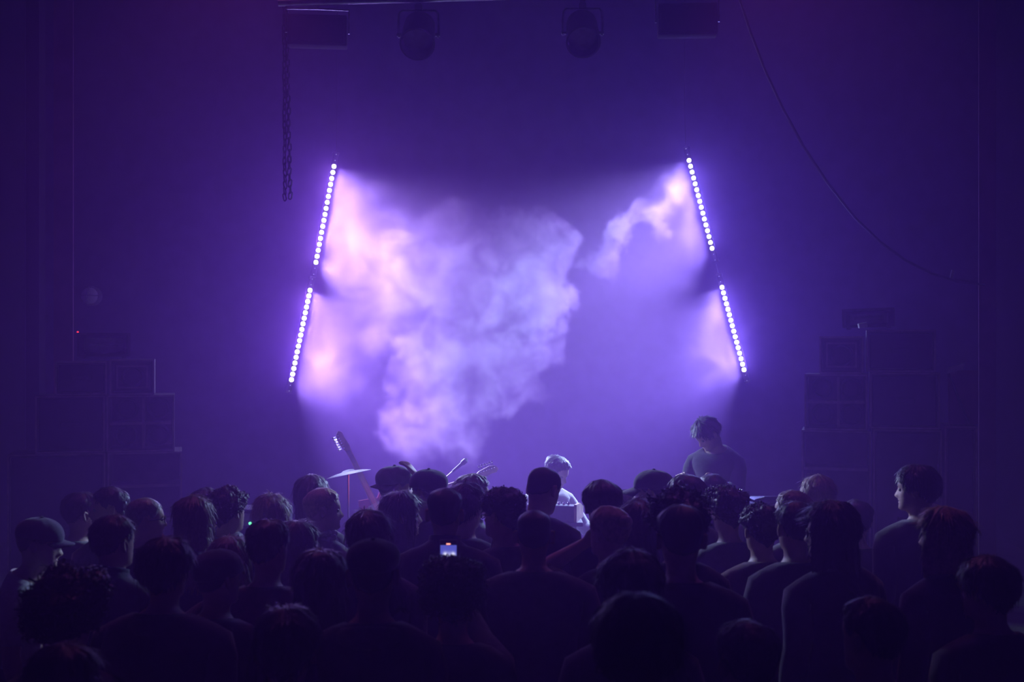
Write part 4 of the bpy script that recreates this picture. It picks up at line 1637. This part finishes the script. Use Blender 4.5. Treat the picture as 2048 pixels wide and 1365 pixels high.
def stand(foot, label):
    rt = empty('guitar_stand', (foot.x, foot.y, STAGE_Z))
    tag(rt, label, 'stand', 'guitar stands')
    h = foot.z - STAGE_Z
    for k in range(3):
        a = 2 * PI * k / 3 + .5
        mb = MB()
        mb.tube([(0, .02, h * .5), (.24 * math.cos(a), .02 + .24 * math.sin(a), .01)], .010, 6)
        mb.build('leg', M['black'], rt, smooth=True)
    mb = MB()
    mb.tube([(0, .06, h * .45), (0, .08, h + .1)], .012, 8)
    mb.build('post', M['black'], rt, smooth=True)
    mb = MB()
    mb.tube([(-.19, -.06, h - .06), (-.18, -.05, h - .125), (0, .06, h - .13), (.18, -.05, h - .125), (.19, -.06, h - .06)], .010, 8)
    mb.build('cradle', M['black'], rt, smooth=True)


stand(footA, 'tripod guitar stand under the guitar in the haze at left')
tipB = at(996, 938, 9.2)
footB = tipB + (at(930, 962, 9.1) - tipB).normalized() * 1.0
guitar(tipB, footB, .1, 'electric guitar lying aslant, pale headstock above the sharp nosed head', M['sunburst'])
stand(Vector((footB.x, footB.y + .17, footB.z)), 'tripod stand under the slanting guitar')


# cymbal and microphone stands
def tripod(name, x, y, h, label, cat, group=None):
    rt = empty(name, (x, y, STAGE_Z))
    tag(rt, label, cat, group)
    mb = MB()
    mb.tube([(0, 0, .12), (0, 0, h)], .011, 8)
    mb.build('pole', M['chrome'], rt, smooth=True)
    for k in range(3):
        a = 2 * PI * k / 3 + .4
        mb = MB()
        mb.tube([(0, 0, .30), (.26 * math.cos(a), .26 * math.sin(a), .012)], .009, 6)
        mb.build('leg', M['chrome'], rt, smooth=True)
    return rt


c = at(697, 945, 9.55)
rt = tripod('cymbal_stand', c.x, c.y, c.z - STAGE_Z - .01, 'chrome stand holding the tilted cymbal at left', 'stand')
mb = MB()
prof = [(.012, .026), (.045, .022), (.055, .012), (.12, .004), (.19, -.012), (.191, -.014), (.12, .002), (.055, .009), (.045, .018), (.012, .022)]
mb.lathe(prof, 36, 0, TR(rx=math.radians(-4), ry=math.radians(-12)))
o = mb.build('cymbal', M['brass'], None, c + Vector((0, 0, -.005)), smooth=True)
tag(o, 'tilted cymbal with a bright left rim, left of the smoke', 'cymbal')
c = at(905, 944, 9.6)
rt = tripod('microphone_stand', at(884, 0, 9.6).x, 9.6, at(0, 960, 9.6).z - STAGE_Z, 'microphone stand with a boom slanting up right of the dark cap', 'stand')
mb = MB()
p0 = Vector((0, 0, at(0, 962, 9.6).z - STAGE_Z))
p1 = c - rt.location
mb.tube([p0 - (p1 - p0) * .5, p1], .007, 8)
mb.build('boom', M['chrome'], rt, smooth=True)
d_ = (p1 - p0).normalized()
mb = MB()
mb.tube([p1, p1 + d_ * .10, p1 + d_ * .11, p1 + d_ * .15, p1 + d_ * .165], [.011, .015, .022, .022, .008], 12)
mb.build('microphone', M['black'], rt, smooth=True)

# amplifier with a green light at the left of the stage
c = at(497, 1020, 8.6)
rt = empty('guitar_amplifier', (c.x, 8.6, STAGE_Z))
tag(rt, 'guitar amplifier with a tiny green light behind the crowd at left', 'amplifier')
h = c.z - STAGE_Z
mb = MB()
mb.box((-.28, 0, 0), (.28, .28, h), bev=.012)
mb.build('case', M['black'], rt)
mb = MB()
mb.box((-.25, -.012, .04), (.25, .002, h - .14), bev=.004)
mb.build('grille_cloth', M['cone'], rt)
mb = MB()
mb.box((-.25, -.008, h - .12), (.25, .002, h - .03), bev=.003)
mb.build('control_panel', M['steel'], rt)
mb = MB()
mb.lathe([(.012, 0), (.012, .006), (.003, .012)], 10, 0, TR((at(501, 0, 8.6).x - c.x, -.01, at(0, 1047, 8.6).z - STAGE_Z), rx=PI / 2))
mb.build('indicator', M['led_green'], rt)

# ------------------------------------------------------------------ the drifting smoke
ng = bpy.data.node_groups.new('smoke_field', 'GeometryNodeTree')
ng.interface.new_socket('Geometry', in_out='OUTPUT', socket_type='NodeSocketGeometry')
N, Lk = ng.nodes, ng.links


def nd(t, **k):
    n = N.new(t)
    for a, b in k.items():
        setattr(n, a, b)
    return n


def vm(op, a, b=None):
    n = nd('ShaderNodeVectorMath', operation=op)
    for i, v in enumerate((a, b)):
        if v is None:
            continue
        if isinstance(v, (tuple, Vector)):
            n.inputs[i].default_value = v
        else:
            Lk.new(v, n.inputs[i])
    return n


def ramp(v, a, b, lo, hi, smooth=True):
    mr = nd('ShaderNodeMapRange')
    if smooth:
        mr.interpolation_type = 'SMOOTHSTEP'
    for k, x in (('From Min', a), ('From Max', b), ('To Min', lo), ('To Max', hi)):
        mr.inputs[k].default_value = x
    Lk.new(v, mr.inputs['Value'])
    return mr.outputs[0]


POS = nd('GeometryNodeInputPosition').outputs[0]


def fnoise(scale, detail, rough, dist=0.0, vec=None):
    n = nd('ShaderNodeTexNoise')
    for k, x in (('Scale', scale), ('Detail', detail), ('Roughness', rough), ('Distortion', dist)):
        n.inputs[k].default_value = x
    Lk.new(vec or POS, n.inputs['Vector'])
    return n.outputs


FLAT = vm('MULTIPLY', POS, (1.0, .45, 1.0)).outputs[0]
w1 = vm('MULTIPLY', vm('SUBTRACT', fnoise(1.7, 5, .6, 0, FLAT)['Color'], (.5, .5, .5)).outputs[0], (1.1, 1.1, 1.1)).outputs[0]
w2 = vm('MULTIPLY', vm('SUBTRACT', fnoise(5.0, 7, .66, 0, FLAT)['Color'], (.5, .5, .5)).outputs[0], (.42, .42, .42)).outputs[0]
Q = vm('ADD', vm('ADD', POS, w1).outputs[0], w2).outputs[0]
# puffs: centre (photo pixels, distance), half extents in metres, density, softness of the rim
PUFFS = [((770, 570), 11.1, (1.0, .55, 1.08), .42, .0), ((775, 600), 11.0, (.62, .45, .80), .58, .15), ((690, 430), 11.3, (.45, .4, .62), .30, .0), ((690, 710), 11.1, (.70, .5, .80), .26, .0), ((910, 545), 11.0, (.86, .40, .72), .62, .86), ((1060, 545), 10.9, (.50, .34, .66), 1.3, .93),
         ((955, 715), 10.9, (.76, .38, .54), .80, .90), ((865, 840), 10.8, (.62, .42, .60), .62, .70), ((1390, 430), 11.6, (.55, .45, .70), .13, .0), ((1435, 680), 11.4, (.75, .5, .85), .20, .0),
         ((1345, 392), 11.5, (.20, .22, .16), .50, .6), ((1300, 425), 11.5, (.22, .2, .17), .75, .75), ((1250, 465), 11.4, (.22, .2, .18), .90, .8), ((1210, 510), 11.3, (.18, .2, .16), .90, .8)]  # fully soft puffs at the battens are added to brighten the light there
tot = None
for (px, py), d, r, wt, soft in PUFFS:
    l = vm('LENGTH', vm('DIVIDE', vm('SUBTRACT', Q, at(px, py, d)).outputs[0], tuple(r)).outputs[0]).outputs['Value']
    v = ramp(l, soft, 1.0, wt, 0.0)
    tot = v if tot is None else mth(ng, 'MAXIMUM', tot, v)
dens = mth(ng, 'MULTIPLY', tot, ramp(fnoise(3.6, 8, .70, .7, FLAT)['Fac'], .40, .60, .30, 1.35, False))
# thin veil added to spread a glow round the battens
veil = ramp(vm('LENGTH', vm('DIVIDE', vm('SUBTRACT', POS, at(1030, 520, 11.0)).outputs[0], (2.9, 1.7, 2.5)).outputs[0]).outputs['Value'], 0.0, 1.0, .13, 0.0)
dens = mth(ng, 'ADD', dens, veil)
lo, hi = at(385, 985, 10.4), at(1660, 40, 10.7)
vc = nd('GeometryNodeVolumeCube')
vc.inputs['Min'].default_value = (lo.x, 9.3, lo.z)
vc.inputs['Max'].default_value = (hi.x, 12.55, hi.z)
for k, x in (('Resolution X', 290), ('Resolution Y', 110), ('Resolution Z', 220)):
    vc.inputs[k].default_value = x
Lk.new(dens, vc.inputs['Density'])
sm_ = bpy.data.materials.new('smoke')
sm_.use_nodes = True
nt = sm_.node_tree
nt.nodes.clear()
vs_ = nt.nodes.new('ShaderNodeVolumeScatter')
u = nt.nodes.new('ShaderNodeOutputMaterial')
nt.links.new(vs_.outputs[0], u.inputs['Volume'])
vs_.inputs['Color'].default_value = (*SMOKE_COLOUR, 1)
vs_.inputs['Anisotropy'].default_value = .25
at_ = nt.nodes.new('ShaderNodeAttribute')
at_.attribute_name = 'density'
nt.links.new(mth(nt, 'MULTIPLY', at_.outputs['Fac'], SMOKE_DENSITY), vs_.inputs['Density'])
sn = nd('GeometryNodeSetMaterial')
sn.inputs['Material'].default_value = sm_
Lk.new(vc.outputs[0], sn.inputs[0])
go = nd('NodeGroupOutput')
Lk.new(sn.outputs[0], go.inputs[0])
vd = bpy.data.volumes.new('smoke_cloud')
vd.materials.append(sm_)
so = bpy.data.objects.new('smoke_cloud', vd)
COL.objects.link(so)
so.modifiers.new('field', 'NODES').node_group = ng
sm_.cycles.volume_step_rate = SMOKE_STEP_RATE
tag(so, 'billowing pale violet stage smoke lit from both sides between the battens', 'smoke', None, 'stuff')
bpy.context.view_layer.update()
